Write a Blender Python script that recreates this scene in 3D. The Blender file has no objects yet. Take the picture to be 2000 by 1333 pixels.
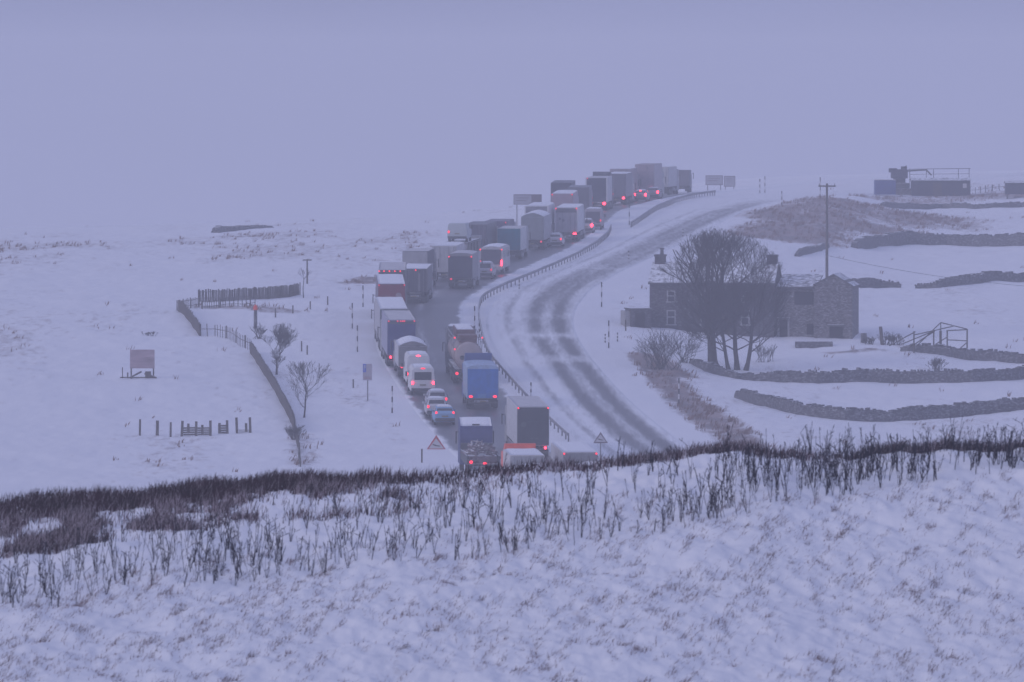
import bpy, bmesh, math, random
import numpy as np
from mathutils import Vector, Matrix
rnd = random.Random(7)
S = bpy.context.scene
COL = S.collection
R = math.radians

# ------------------------------------------------------------------ camera
F = 300.0 / 36.0 * 2000.0            # focal length in photo pixels
CX, CY, HOR = 1000.0, 666.5, 170.0   # picture centre and eye-level line
TH = math.atan((CY - HOR) / F)
cam = bpy.data.cameras.new('camera')
cam.lens = 300; cam.sensor_width = 36; cam.clip_start = 1; cam.clip_end = 9000
cam.dof.use_dof = True; cam.dof.focus_distance = 800; cam.dof.aperture_fstop = 6.3
co = bpy.data.objects.new('camera', cam); COL.objects.link(co)
co.location = (0, 0, 0); co.rotation_euler = (math.pi / 2 - TH, 0, 0)
S.camera = co
# ------------------------------------------------------------------ world, sun, exposure
SUN_EL, SUN_ROT = R(20), R(238)
w = bpy.data.worlds.new('World'); S.world = w; w.use_nodes = True
nt = w.node_tree; nt.nodes.clear()
out = nt.nodes.new('ShaderNodeOutputWorld'); bg = nt.nodes.new('ShaderNodeBackground')
sky = nt.nodes.new('ShaderNodeTexSky'); sky.sky_type = 'NISHITA'; sky.sun_disc = False
sky.sun_elevation = SUN_EL; sky.sun_rotation = SUN_ROT; sky.air_density = 1.5; sky.dust_density = 4
tc = nt.nodes.new('ShaderNodeTexCoord'); sx = nt.nodes.new('ShaderNodeSeparateXYZ')
rp = nt.nodes.new('ShaderNodeValToRGB')   # overcast sky: dimmer at the horizon than overhead
OV0, OV1 = (3.3, 3.7, 6.7), (4.9, 5.42, 9.25)
rp.color_ramp.elements[0].position = 0.0; rp.color_ramp.elements[0].color = (OV0[0]/10, OV0[1]/10, OV0[2]/10, 1)
rp.color_ramp.elements[1].position = 0.75; rp.color_ramp.elements[1].color = (OV1[0]/10, OV1[1]/10, OV1[2]/10, 1)
sc_ = nt.nodes.new('ShaderNodeVectorMath'); sc_.operation = 'SCALE'; sc_.inputs['Scale'].default_value = 10
mx = nt.nodes.new('ShaderNodeMix'); mx.data_type = 'RGBA'; mx.inputs['Factor'].default_value = 0.93
nt.links.new(tc.outputs['Generated'], sx.inputs[0]); nt.links.new(sx.outputs['Z'], rp.inputs['Fac'])
cn = nt.nodes.new('ShaderNodeTexNoise'); cn.inputs['Scale'].default_value = 14; cn.inputs['Detail'].default_value = 4
cm = nt.nodes.new('ShaderNodeMapping'); cm.inputs['Scale'].default_value = (1, 1, 2.2); nt.links.new(tc.outputs['Generated'], cm.inputs[0]); nt.links.new(cm.outputs[0], cn.inputs['Vector'])
cr = nt.nodes.new('ShaderNodeMapRange'); cr.inputs['From Min'].default_value = 0.3; cr.inputs['From Max'].default_value = 0.7; cr.inputs['To Min'].default_value = 8.9; cr.inputs['To Max'].default_value = 11.1   # uneven cloud
nt.links.new(cn.outputs['Fac'], cr.inputs['Value']); nt.links.new(cr.outputs[0], sc_.inputs['Scale'])
nt.links.new(rp.outputs['Color'], sc_.inputs[0]); nt.links.new(sky.outputs['Color'], mx.inputs['A'])
nt.links.new(sc_.outputs['Vector'], mx.inputs['B']); nt.links.new(mx.outputs['Result'], bg.inputs['Color'])
nt.links.new(bg.outputs[0], out.inputs['Surface'])
bg.inputs['Strength'].default_value = 0.0715
sl = bpy.data.lights.new('sun', 'SUN'); sl.energy = 0.75; sl.angle = R(30); sl.color = (1.0, 0.93, 0.98)
so = bpy.data.objects.new('sun', sl); COL.objects.link(so)
so.rotation_euler = Vector((-math.sin(SUN_ROT) * math.cos(SUN_EL), -math.cos(SUN_ROT) * math.cos(SUN_EL), -math.sin(SUN_EL))).to_track_quat('-Z', 'Y').to_euler()
S.view_settings.view_transform = 'Standard'; S.view_settings.look = 'None'
S.view_settings.exposure = 0.0; S.view_settings.gamma = 1.0
cy = S.cycles
cy.max_bounces = 6; cy.volume_bounces = 3; cy.diffuse_bounces = 3; cy.transparent_max_bounces = 6
cy.use_denoising = True; cy.denoising_prefilter = 'ACCURATE'; cy.denoising_input_passes = 'RGB_ALBEDO_NORMAL'; cy.use_adaptive_sampling = False

# ------------------------------------------------------------------ terrain mathematics
def py2z(py, Y):
    return -Y * np.tan(TH + np.arctan((np.asarray(py, float) - CY) / F))
def px2x(px, Y, z):
    return (np.asarray(px, float) - CX) / F * (Y * math.cos(TH) - z * math.sin(TH))
def x2px(X, Y, z):
    return CX + F * X / (Y * math.cos(TH) - z * math.sin(TH))

TD = np.array([500, 540, 560, 606, 655, 682, 704, 734, 758, 776, 790, 808, 840, 872, 928, 968, 1003, 1035, 1060, 1085, 1115, 1160, 1300, 2000, 4000.])
TY = np.array([1180, 1120, 1088, 1001, 905, 849, 805, 742, 690, 648, 619, 592, 562, 533, 489, 460, 434, 413, 401, 390, 380, 372, 363, 350, 342.])
def tab(d): return np.interp(d, TD, TY)
def tabd(y): return np.interp(-np.asarray(y, float), -TY, TD)

CTRL = []
RE = [(1098,905),(1064,862),(1022,805),(975,742),(940,690),(913,648),(903,614),(909,592),(938,570),(1014,533),(1113,489),(1161,460),(1195,434),(1215,413),(1250,401),(1295,390),(1350,380),(1430,373)]
LE = [(900,905),(846,849),(810,805),(766,742),(735,690),(727,648),(728,614),(745,590),(783,565)]
ER = [(1345,875),(1232,784),(1156,700),(1122,650),(1119,618),(1156,564),(1228,524),(1316,484),(1390,446),(1450,415),(1530,393),(1600,385)]
for p in RE[::2] + LE[::2] + ER: CTRL.append((p[0], p[1], float(tabd(p[1]))))
CTRL += [(-200,1000,606),(300,1000,606),(800,1001,606),(1300,1000,606),(1800,985,606),(2200,980,606)]
CTRL += [(0,900,660),(300,852,682),(580,885,664),(0,742,727),(300,742,727),(0,600,802),(300,600,802),(470,590,808),
         (0,540,862),(300,540,862),(600,545,856),(0,477,975),(-200,482,975),(430,455,1005),(640,442,1025),(800,434,1040),(940,424,1055),
         (720,505,905),(640,690,756),(640,800,706),
         (0,484,1300),(430,466,1300),(800,446,1300),(950,430,1300),(1400,368,1300),(0,495,2000),(800,455,2000),(1400,360,2000),
         (1270,640,784),(1400,655,784),(1660,669,780),(1430,720,757),(1500,746,744),(2000,740,748),(1740,823,706),(2000,802,712),(1480,790,716),
         (1700,562,880),(2000,553,888),(1850,600,840),(1700,488,978),(2000,481,984),(1750,408,1095),(2000,403,1100),(1800,374,1150),(2000,366,1150),(2200,360,1150),
         (1600,492,952),(1600,440,1000),(1610,388,1062),(1690,386,1090),(1780,455,1015),(1800,345,1400),(2100,340,1400),(1800,345,2000),
         (1400,825,694),(1560,868,670),(1740,855,684),(2000,843,688),(1330,745,737),(1260,690,760),(2200,800,712),(2200,600,850),(2200,480,985)]
CT = np.array(CTRL, float)
def feat(px, d): return np.stack([np.asarray(px, float) / 330.0, np.log(np.asarray(d, float)) * 9.0], -1)
CP = feat(CT[:, 0], CT[:, 2]); CR = CT[:, 1] - tab(CT[:, 2])
def U(r2): return 0.5 * r2 * np.log(r2 + 1e-9)
_n = len(CP)
_K = U(((CP[:, None] - CP[None]) ** 2).sum(-1)) + np.eye(_n) * 0.02
_P = np.c_[np.ones(_n), CP]
_A = np.zeros((_n + 3, _n + 3)); _A[:_n, :_n] = _K; _A[:_n, _n:] = _P; _A[_n:, :_n] = _P.T
_W = np.linalg.solve(_A, np.r_[CR, 0, 0, 0])
def valley_py(px, d):
    px = np.clip(np.asarray(px, float), -350, 2350); d = np.asarray(d, float)
    sh = np.broadcast(px, d).shape
    px = np.broadcast_to(px, sh).ravel(); d = np.broadcast_to(d, sh).ravel()
    res = np.empty(px.size)
    for i in range(0, px.size, 40000):
        q = feat(px[i:i+40000], np.clip(d[i:i+40000], 600, 2000))
        r2 = ((q[:, None] - CP[None]) ** 2).sum(-1)
        res[i:i+40000] = U(r2) @ _W[:_n] + _W[_n] + q @ _W[_n+1:]
    return tab(d).reshape(sh) + np.clip(res, -160, 160).reshape(sh)

def _h(ix, iy, s):
    n = (ix * 374761393 + iy * 668265263 + s * 974711) & 0x7fffffff
    n = ((n ^ (n >> 13)) * 1274126177) & 0x7fffffff
    return ((n ^ (n >> 16)) & 0xffff) / 65535.0
def vnoise(x, y, s=0):
    x = np.asarray(x, float); y = np.asarray(y, float)
    ix = np.floor(x).astype(np.int64); iy = np.floor(y).astype(np.int64)
    fx = x - ix; fy = y - iy
    fx = fx * fx * (3 - 2 * fx); fy = fy * fy * (3 - 2 * fy)
    a = _h(ix, iy, s); b = _h(ix + 1, iy, s); c = _h(ix, iy + 1, s); d = _h(ix + 1, iy + 1, s)
    return (a * (1 - fx) + b * fx) * (1 - fy) + (c * (1 - fx) + d * fx) * fy
def fbm(x, y, s=0, o=4):
    t = 0; a = 0.5
    for k in range(o):
        t = t + a * vnoise(x * 2 ** k, y * 2 ** k, s + k); a *= 0.5
    return t
def sstep(a, b, x):
    t = np.clip((np.asarray(x, float) - a) / (b - a), 0, 1); return t * t * (3 - 2 * t)

CREST = np.array([(-400,1000),(0,985),(200,972),(420,957),(600,943),(760,932),(880,926),(1000,919),(1100,912),(1260,900),(1400,886),(1500,884),(1620,894),(1750,891),(1850,884),(2000,872),(2400,845)], float)
YC, YB = 200.0, 165.0
def fore_z(X, Y):
    px = CX + F * X / np.maximum(Y, 120)
    c = np.interp(np.clip(px, -400, 2400), CREST[:, 0], CREST[:, 1])
    t = np.clip((Y - YB) / (YC - YB), 0, 1)
    z = py2z(1333 + (c - 1333) * t, np.clip(Y, YB, YC))
    near = np.interp(Y, [-60, 0, 60, 110, 140, 165], [-1.0, -1.75, -6.2, -10.2, -11.75, 0])
    zb = py2z(1333, YB)
    near = np.where(Y > 140, -11.75 + (zb + 11.75) * (Y - 140) / 25.0, near)
    z = np.where(Y < YB, near, z)
    u = np.maximum(Y - YC, 0)
    return z - np.where(u < 12, 0.022 * u * u, 0.022 * 144 + 0.53 * (u - 12))
ROADX = {}
def road_x(key, Y): return np.interp(Y, ROADX[key][0], ROADX[key][1])
def H(X, Y, bumps=True):
    X = np.asarray(X, float); Y = np.asarray(Y, float)
    Yv = np.maximum(Y, 560)
    pxa = CX + F * X / np.maximum(Y, 300)
    zv = py2z(valley_py(pxa, Yv), Yv)
    zf = fore_z(X, Y)
    if bumps:
        m = np.ones_like(zv)
        for a, b in (('L0', 'L1'), ('R0', 'R1')):
            cxr = 0.5 * (road_x(a, Y) + road_x(b, Y)); m = m * sstep(5.0, 9.0, np.abs(X - cxr))
        m = m * sstep(560, 620, Y)
        zv = zv + m * (0.5 * (fbm(X / 5.0, Y / 9.0, 3) - 0.47) + 0.16 * (fbm(X / 0.9, Y / 2.2, 9, 3) - 0.43))
        mf = sstep(130, 160, Y)
        zf = zf + mf * (0.42 * (fbm(X / 1.7 + Y / 9, Y / 3.6, 21) - 0.47) + 0.2 * (fbm(X / 0.35 + Y / 4, Y / 1.1, 33, 3) - 0.43))
    return np.where(Y < 420, np.maximum(zf, zv), zv)
def H1(X, Y, bumps=False): return float(H(np.array([X]), np.array([Y]), bumps)[0])
def at(px, py, bumps=True):
    """point of the valley ground seen at a photo position"""
    Y = np.arange(600, 1700, 1.0)
    z = py2z(py, Y); X = px2x(px, Y, z)
    g = H(X, Y, False)
    k = int(np.argmax(g >= z)) if (g >= z).any() else len(Y) - 1
    lo, hi = Y[max(k - 1, 0)], Y[k]
    for _ in range(18):
        m = 0.5 * (lo + hi); zz = float(py2z(py, m)); xx = float(px2x(px, m, zz))
        if H1(xx, m) >= zz: hi = m
        else: lo = m
    zz = float(py2z(py, hi)); xx = float(px2x(px, hi, zz))
    return Vector((xx, hi, H1(xx, hi, bumps)))
def atd(px, Y, bumps=True):
    z = -0.035 * Y
    for _ in range(4):
        X = float(px2x(px, Y, z)); z = H1(X, Y, bumps)
    return Vector((X, Y, z))
def ppm(Y): return F / Y

def _edge(pts, key, shift=0):
    pts = sorted((float(tabd(y)), x, y) for x, y in pts)
    d = np.array([p[0] for p in pts]); X = np.array([float(px2x(p[1], p[0], py2z(p[2], p[0]))) for p in pts])
    k0 = (X[1] - X[0]) / (d[1] - d[0]); k1 = (X[-1] - X[-2]) / (d[-1] - d[-2])
    d = np.r_[420, d, 1500]; X = np.r_[X[0] + k0 * (420 - d[1]), X, X[-1] + k1 * (1500 - d[-2])]
    g = np.arange(430, 1490, 2.0); v = np.interp(g, d, X)
    ker = np.hanning(23); ker /= ker.sum()
    v = np.convolve(np.pad(v, 11, mode='edge'), ker, 'valid')
    ROADX[key] = (g, v)
_edge(RE, 'L1')
_le = [(x, y) for x, y in LE]
for x, y in RE:
    d = float(tabd(y))
    if d > 845: _le.append((x - 8.2 * ppm(d), y))
_edge(_le, 'L0')
_edge(ER, 'R1')
ROADX['R0'] = (ROADX['R1'][0], ROADX['R1'][1] - 8.2)

# ------------------------------------------------------------------ materials
MATS = {}
def new_mat(name):
    m = bpy.data.materials.new(name); m.use_nodes = True; m.node_tree.nodes.clear()
    return m, m.node_tree, (lambda t: m.node_tree.nodes.new(t))
def mat(name, c, rough=0.6, metal=0.0, var=0.25, scale=6.0, snow=0.0, bump=0.0, spec=0.3, stretch=(1, 1, 1), fleck=0.0):
    """base colour broken up by noise; snow > 0 lets snow lie on upward faces"""
    if name in MATS: return MATS[name]
    m, t, N = new_mat(name); L = t.links.new
    o = N('ShaderNodeOutputMaterial'); b = N('ShaderNodeBsdfPrincipled'); L(b.outputs[0], o.inputs['Surface'])
    b.inputs['Roughness'].default_value = rough; b.inputs['Metallic'].default_value = metal; b.inputs['Specular IOR Level'].default_value = spec
    tcn = N('ShaderNodeTexCoord'); mp = N('ShaderNodeMapping'); mp.inputs['Scale'].default_value = stretch
    L(tcn.outputs['Object'], mp.inputs[0])
    n = N('ShaderNodeTexNoise'); n.inputs['Scale'].default_value = scale; n.inputs['Detail'].default_value = 6; n.inputs['Roughness'].default_value = 0.65
    L(mp.outputs[0], n.inputs['Vector'])
    r = N('ShaderNodeValToRGB'); r.color_ramp.elements[0].position = 0.3; r.color_ramp.elements[1].position = 0.7
    r.color_ramp.elements[0].color = tuple(x * (1 - var) for x in c) + (1,); r.color_ramp.elements[1].color = tuple(min(1, x * (1 + var)) for x in c) + (1,)
    L(n.outputs['Fac'], r.inputs['Fac']); last = r.outputs['Color']
    if snow > 0:
        g = N('ShaderNodeNewGeometry'); s = N('ShaderNodeSeparateXYZ'); L(g.outputs['Normal'], s.inputs[0])
        n2 = N('ShaderNodeTexNoise'); n2.inputs['Scale'].default_value = 2.3; n2.inputs['Detail'].default_value = 5; L(tcn.outputs['Object'], n2.inputs['Vector'])
        ad = N('ShaderNodeMath'); ad.operation = 'MULTIPLY_ADD'; L(n2.outputs['Fac'], ad.inputs[0]); ad.inputs[1].default_value = 0.9; L(s.outputs['Z'], ad.inputs[2])
        mr = N('ShaderNodeMapRange'); L(ad.outputs[0], mr.inputs['Value']); mr.inputs['From Min'].default_value = 1.35 - snow; mr.inputs['From Max'].default_value = 1.6 - snow
        mxn = N('ShaderNodeMix'); mxn.data_type = 'RGBA'; L(mr.outputs[0], mxn.inputs['Factor']); L(last, mxn.inputs['A']); mxn.inputs['B'].default_value = (0.78, 0.79, 0.82, 1)
        last = mxn.outputs['Result']
    if fleck > 0:                                      # snow driven into the joints
        v3 = N('ShaderNodeTexNoise'); v3.inputs['Scale'].default_value = 3.6; v3.inputs['Detail'].default_value = 7; v3.inputs['Roughness'].default_value = 0.75; L(mp.outputs[0], v3.inputs['Vector'])
        fr = N('ShaderNodeMapRange'); L(v3.outputs['Fac'], fr.inputs['Value']); fr.inputs['From Min'].default_value = 0.5; fr.inputs['From Max'].default_value = 0.68; fr.inputs['To Max'].default_value = fleck
        mf_ = N('ShaderNodeMix'); mf_.data_type = 'RGBA'; L(fr.outputs[0], mf_.inputs['Factor']); L(last, mf_.inputs['A']); mf_.inputs['B'].default_value = (0.7, 0.71, 0.74, 1)
        last = mf_.outputs['Result']
    L(last, b.inputs['Base Color'])
    if bump > 0:
        bp = N('ShaderNodeBump'); bp.inputs['Strength'].default_value = bump; bp.inputs['Distance'].default_value = 0.1
        L(n.outputs['Fac'], bp.inputs['Height']); L(bp.outputs[0], b.inputs['Normal'])
    MATS[name] = m; return m
def emit(name, c, s):
    if name in MATS: return MATS[name]
    m, t, N = new_mat(name)
    o = N('ShaderNodeOutputMaterial'); b = N('ShaderNodeBsdfPrincipled'); t.links.new(b.outputs[0], o.inputs['Surface'])
    b.inputs['Base Color'].default_value = (0.4, 0.01, 0.02, 1); b.inputs['Emission Color'].default_value = c + (1,); b.inputs['Emission Strength'].default_value = s
    MATS[name] = m; return m
def ground_mat():
    m, t, N = new_mat('snowy_ground'); L = t.links.new
    o = N('ShaderNodeOutputMaterial'); b = N('ShaderNodeBsdfPrincipled'); L(b.outputs[0], o.inputs['Surface'])
    b.inputs['Roughness'].default_value = 0.75; b.inputs['Specular IOR Level'].default_value = 0.2
    tcn = N('ShaderNodeTexCoord'); mp = N('ShaderNodeMapping'); mp.inputs['Scale'].default_value = (1.0, 0.28, 0.6); mp.inputs['Rotation'].default_value = (0, 0, R(9))
    L(tcn.outputs['Object'], mp.inputs[0])
    n = N('ShaderNodeTexNoise'); n.inputs['Scale'].default_value = 1.3; n.inputs['Detail'].default_value = 9; n.inputs['Roughness'].default_value = 0.72; L(mp.outputs[0], n.inputs['Vector'])
    a = N('ShaderNodeAttribute'); a.attribute_name = 'grass'
    ad = N('ShaderNodeMath'); ad.operation = 'ADD'; L(n.outputs['Fac'], ad.inputs[0]); L(a.outputs['Fac'], ad.inputs[1])
    mr = N('ShaderNodeMapRange'); L(ad.outputs[0], mr.inputs['Value']); mr.inputs['From Min'].default_value = 0.66; mr.inputs['From Max'].default_value = 0.98; mr.inputs['To Max'].default_value = 0.88
    n2 = N('ShaderNodeTexNoise'); n2.inputs['Scale'].default_value = 0.6; n2.inputs['Detail'].default_value = 4; L(mp.outputs[0], n2.inputs['Vector'])
    r = N('ShaderNodeValToRGB'); r.color_ramp.elements[0].position = 0.3; r.color_ramp.elements[1].position = 0.65
    r.color_ramp.elements[0].color = (0.10, 0.07, 0.066, 1); r.color_ramp.elements[1].color = (0.26, 0.175, 0.155, 1); L(n2.outputs['Fac'], r.inputs['Fac'])
    sn = N('ShaderNodeValToRGB'); sn.color_ramp.elements[0].color = (0.74, 0.75, 0.79, 1); sn.color_ramp.elements[1].color = (0.86, 0.86, 0.88, 1); L(n2.outputs['Fac'], sn.inputs['Fac'])
    mxn = N('ShaderNodeMix'); mxn.data_type = 'RGBA'; L(mr.outputs[0], mxn.inputs['Factor']); L(sn.outputs['Color'], mxn.inputs['A']); L(r.outputs['Color'], mxn.inputs['B'])
    L(mxn.outputs['Result'], b.inputs['Base Color'])
    bp = N('ShaderNodeBump'); bp.inputs['Strength'].default_value = 0.35; bp.inputs['Distance'].default_value = 0.12; L(n.outputs['Fac'], bp.inputs['Height']); L(bp.outputs[0], b.inputs['Normal'])
    return m
def road_mat(name, wet):
    m, t, N = new_mat(name); L = t.links.new
    o = N('ShaderNodeOutputMaterial'); b = N('ShaderNodeBsdfPrincipled'); L(b.outputs[0], o.inputs['Surface'])
    tcn = N('ShaderNodeTexCoord'); mp = N('ShaderNodeMapping'); mp.inputs['Scale'].default_value = (1.6, 0.12, 1); L(tcn.outputs['Object'], mp.inputs[0])
    n = N('ShaderNodeTexNoise'); n.inputs['Scale'].default_value = 1.5; n.inputs['Detail'].default_value = 8; n.inputs['Roughness'].default_value = 0.7; L(mp.outputs[0], n.inputs['Vector'])
    a = N('ShaderNodeAttribute'); a.attribute_name = 'snow'
    ad = N('ShaderNodeMath'); ad.operation = 'MULTIPLY_ADD'; L(n.outputs['Fac'], ad.inputs[0]); ad.inputs[1].default_value = 0.9; L(a.outputs['Fac'], ad.inputs[2])
    mr = N('ShaderNodeMapRange'); L(ad.outputs[0], mr.inputs['Value']); mr.inputs['From Min'].default_value = 0.45; mr.inputs['From Max'].default_value = 1.35
    r = N('ShaderNodeValToRGB'); e = r.color_ramp.elements
    e[0].position = 0; e[0].color = (0.055, 0.055, 0.06, 1); e[1].position = 1; e[1].color = (0.8, 0.81, 0.84, 1)
    k = e.new(0.4); k.color = (0.19, 0.19, 0.205, 1)
    L(mr.outputs[0], r.inputs['Fac']); L(r.outputs['Color'], b.inputs['Base Color'])
    rr = N('ShaderNodeMapRange'); L(mr.outputs[0], rr.inputs['Value']); rr.inputs['To Min'].default_value = wet; rr.inputs['To Max'].default_value = 0.8; L(rr.outputs[0], b.inputs['Roughness'])
    return m
RED = emit('tail_lamp_glow', (1.0, 0.02, 0.05), 2.2)
REDHI = emit('brake_lamp_glow', (1.0, 0.025, 0.055), 9.0)
DIM = emit('marker_lamp_glow', (1.0, 0.04, 0.1), 1.0)
SNOW = mat('fresh_snow', (0.8, 0.81, 0.84), 0.8, var=0.04, scale=3, bump=0.3)
TYRE = mat('tyre_rubber', (0.02, 0.02, 0.022), 0.9)
STEEL = mat('dark_steel', (0.05, 0.05, 0.055), 0.6, var=0.4, snow=0.1)
GLASS = mat('dark_glass', (0.02, 0.022, 0.03), 0.12, spec=0.6, var=0.1)
GALV = mat('galvanised_steel', (0.2, 0.2, 0.22), 0.5, 0.3, var=0.3, snow=0.15)
WOOD = mat('weathered_wood', (0.085, 0.07, 0.062), 0.85, var=0.4, scale=9, snow=0.1, stretch=(1, 1, 0.2))
STONE = mat('rough_stone', (0.068, 0.065, 0.08), 0.9, var=0.7, scale=2.6, snow=0.12, bump=0.9, stretch=(1, 1, 2.0), fleck=0.55)
STONEH = mat('house_stone', (0.052, 0.046, 0.06), 0.9, var=0.7, scale=2.2, snow=0.0, bump=0.8, stretch=(1, 1, 2.4), fleck=0.3)
STONEG = mat('pale_gable_stone', (0.1, 0.09, 0.095), 0.9, var=0.7, scale=2.2, snow=0.0, bump=0.8, stretch=(1, 1, 2.4), fleck=0.5)
SLATE = mat('snowy_slate', (0.09, 0.09, 0.1), 0.7, var=0.4, snow=0.2, scale=2.5)
CAPS = mat('snow_capped_slate', (0.09, 0.09, 0.1), 0.7, var=0.3, snow=0.62, scale=4)
BARK = mat('bark', (0.03, 0.024, 0.026), 0.9, var=0.4, scale=5)
PLATE = mat('yellow_plate', (0.2, 0.17, 0.1), 0.5, var=0.05)
WHITE = mat('white_paint', (0.66, 0.66, 0.67), 0.45, var=0.12, scale=2)

# ------------------------------------------------------------------ object helpers
def tag(o, label=None, cat=None, group=None, kind=None):
    if label: o['label'] = label
    if cat: o['category'] = cat
    if group: o['group'] = group
    if kind: o['kind'] = kind
    return o
def empty(name, loc, rot=(0, 0, 0)):
    o = bpy.data.objects.new(name, None); COL.objects.link(o); o.location = loc; o.rotation_euler = rot; o.empty_display_size = 0.2
    return o
class B:
    def __init__(s): s.bm = bmesh.new()
    def box(s, x0, x1, y0, y1, z0, z1, bev=0.0, mat4=None):
        g = bmesh.ops.create_cube(s.bm, size=1.0, matrix=Matrix.Translation(((x0+x1)/2, (y0+y1)/2, (z0+z1)/2)) @ Matrix.Diagonal((x1-x0, y1-y0, z1-z0, 1)))
        vs = g['verts']
        if bev > 0:
            es = list({e for v in vs for e in v.link_edges})
            q = bmesh.ops.bevel(s.bm, geom=es, offset=bev, segments=2, affect='EDGES', profile=0.5)
            vs = list(set(q['verts']) | {v for v in vs if v.is_valid})
        if mat4 is not None: bmesh.ops.transform(s.bm, matrix=mat4, verts=vs)
        return s
    def prism(s, pts, y0, y1, axis='y', scale1=1.0):
        """pts outline (a, b) swept from y0 to y1 along an axis"""
        def P(a, b, t): return {'y': (a, t, b), 'x': (t, a, b), 'z': (a, b, t)}[axis]
        ca = sum(p[0] for p in pts) / len(pts); cb = sum(p[1] for p in pts) / len(pts)
        v0 = [s.bm.verts.new(P(a, b, y0)) for a, b in pts]
        v1 = [s.bm.verts.new(P(ca + (a-ca)*scale1, cb + (b-cb)*scale1, y1)) for a, b in pts]
        n = len(pts); fs = [s.bm.faces.new(v0), s.bm.faces.new(v1[::-1])]
        for i in range(n): fs.append(s.bm.faces.new((v0[i], v1[i], v1[(i+1) % n], v0[(i+1) % n])))
        bmesh.ops.recalc_face_normals(s.bm, faces=fs); return s
    def tube(s, p0, p1, r0, r1=None, seg=8):
        r1 = r0 if r1 is None else r1
        p0 = Vector(p0); p1 = Vector(p1); d = p1 - p0
        bmesh.ops.create_cone(s.bm, cap_ends=True, segments=seg, radius1=r0, radius2=r1, depth=d.length,
                              matrix=Matrix.Translation((p0 + p1) / 2) @ d.to_track_quat('Z', 'Y').to_matrix().to_4x4())
        return s
    def quad(s, *ps):
        s.bm.faces.new([s.bm.verts.new(p) for p in ps]); return s
    def loft(s, rings):
        """closed outline rings joined one after the other, both ends capped"""
        vr = [[s.bm.verts.new(p) for p in r] for r in rings]; n = len(vr[0])
        fs = [s.bm.faces.new(vr[0]), s.bm.faces.new(vr[-1][::-1])]
        for a, b in zip(vr, vr[1:]):
            for i in range(n): fs.append(s.bm.faces.new((a[i], b[i], b[(i+1) % n], a[(i+1) % n])))
        bmesh.ops.recalc_face_normals(s.bm, faces=fs); return s
    def done(s, name, m, parent=None, smooth=False):
        me = bpy.data.meshes.new(name); s.bm.to_mesh(me); s.bm.free()
        me.materials.append(m)
        if smooth: me.shade_smooth()
        o = bpy.data.objects.new(name, me); COL.objects.link(o)
        if parent is not None: o.parent = parent
        return o
def np_mesh(name, V, Fq, m, parent=None, smooth=False):
    """mesh from numpy vertices and a (n, k) face array"""
    me = bpy.data.meshes.new(name); V = np.asarray(V, np.float32); Fq = np.asarray(Fq, np.int32)
    n, k = Fq.shape
    me.vertices.add(len(V)); me.vertices.foreach_set('co', V.ravel())
    me.loops.add(n * k); me.loops.foreach_set('vertex_index', Fq.ravel())
    me.polygons.add(n); me.polygons.foreach_set('loop_start', np.arange(0, n * k, k, dtype=np.int32))
    me.update(calc_edges=True); me.validate()
    if smooth: me.shade_smooth()
    me.materials.append(m)
    o = bpy.data.objects.new(name, me); COL.objects.link(o)
    if parent is not None: o.parent = parent
    return o
def inst(src, parent, loc=None, name=None):
    """copy of a part that shares its mesh"""
    c = src.copy(); COL.objects.link(c); c.parent = parent
    if loc is not None: c.location = loc
    return c
def copy_tree(o, parent=None):
    c = o.copy(); COL.objects.link(c); c.parent = parent
    for ch in list(o.children): copy_tree(ch, c)
    return c
def grid_attr(me, name, vals):
    a = me.attributes.new(name, 'FLOAT', 'POINT'); a.data.foreach_set('value', np.asarray(vals, np.float32).ravel())

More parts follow.
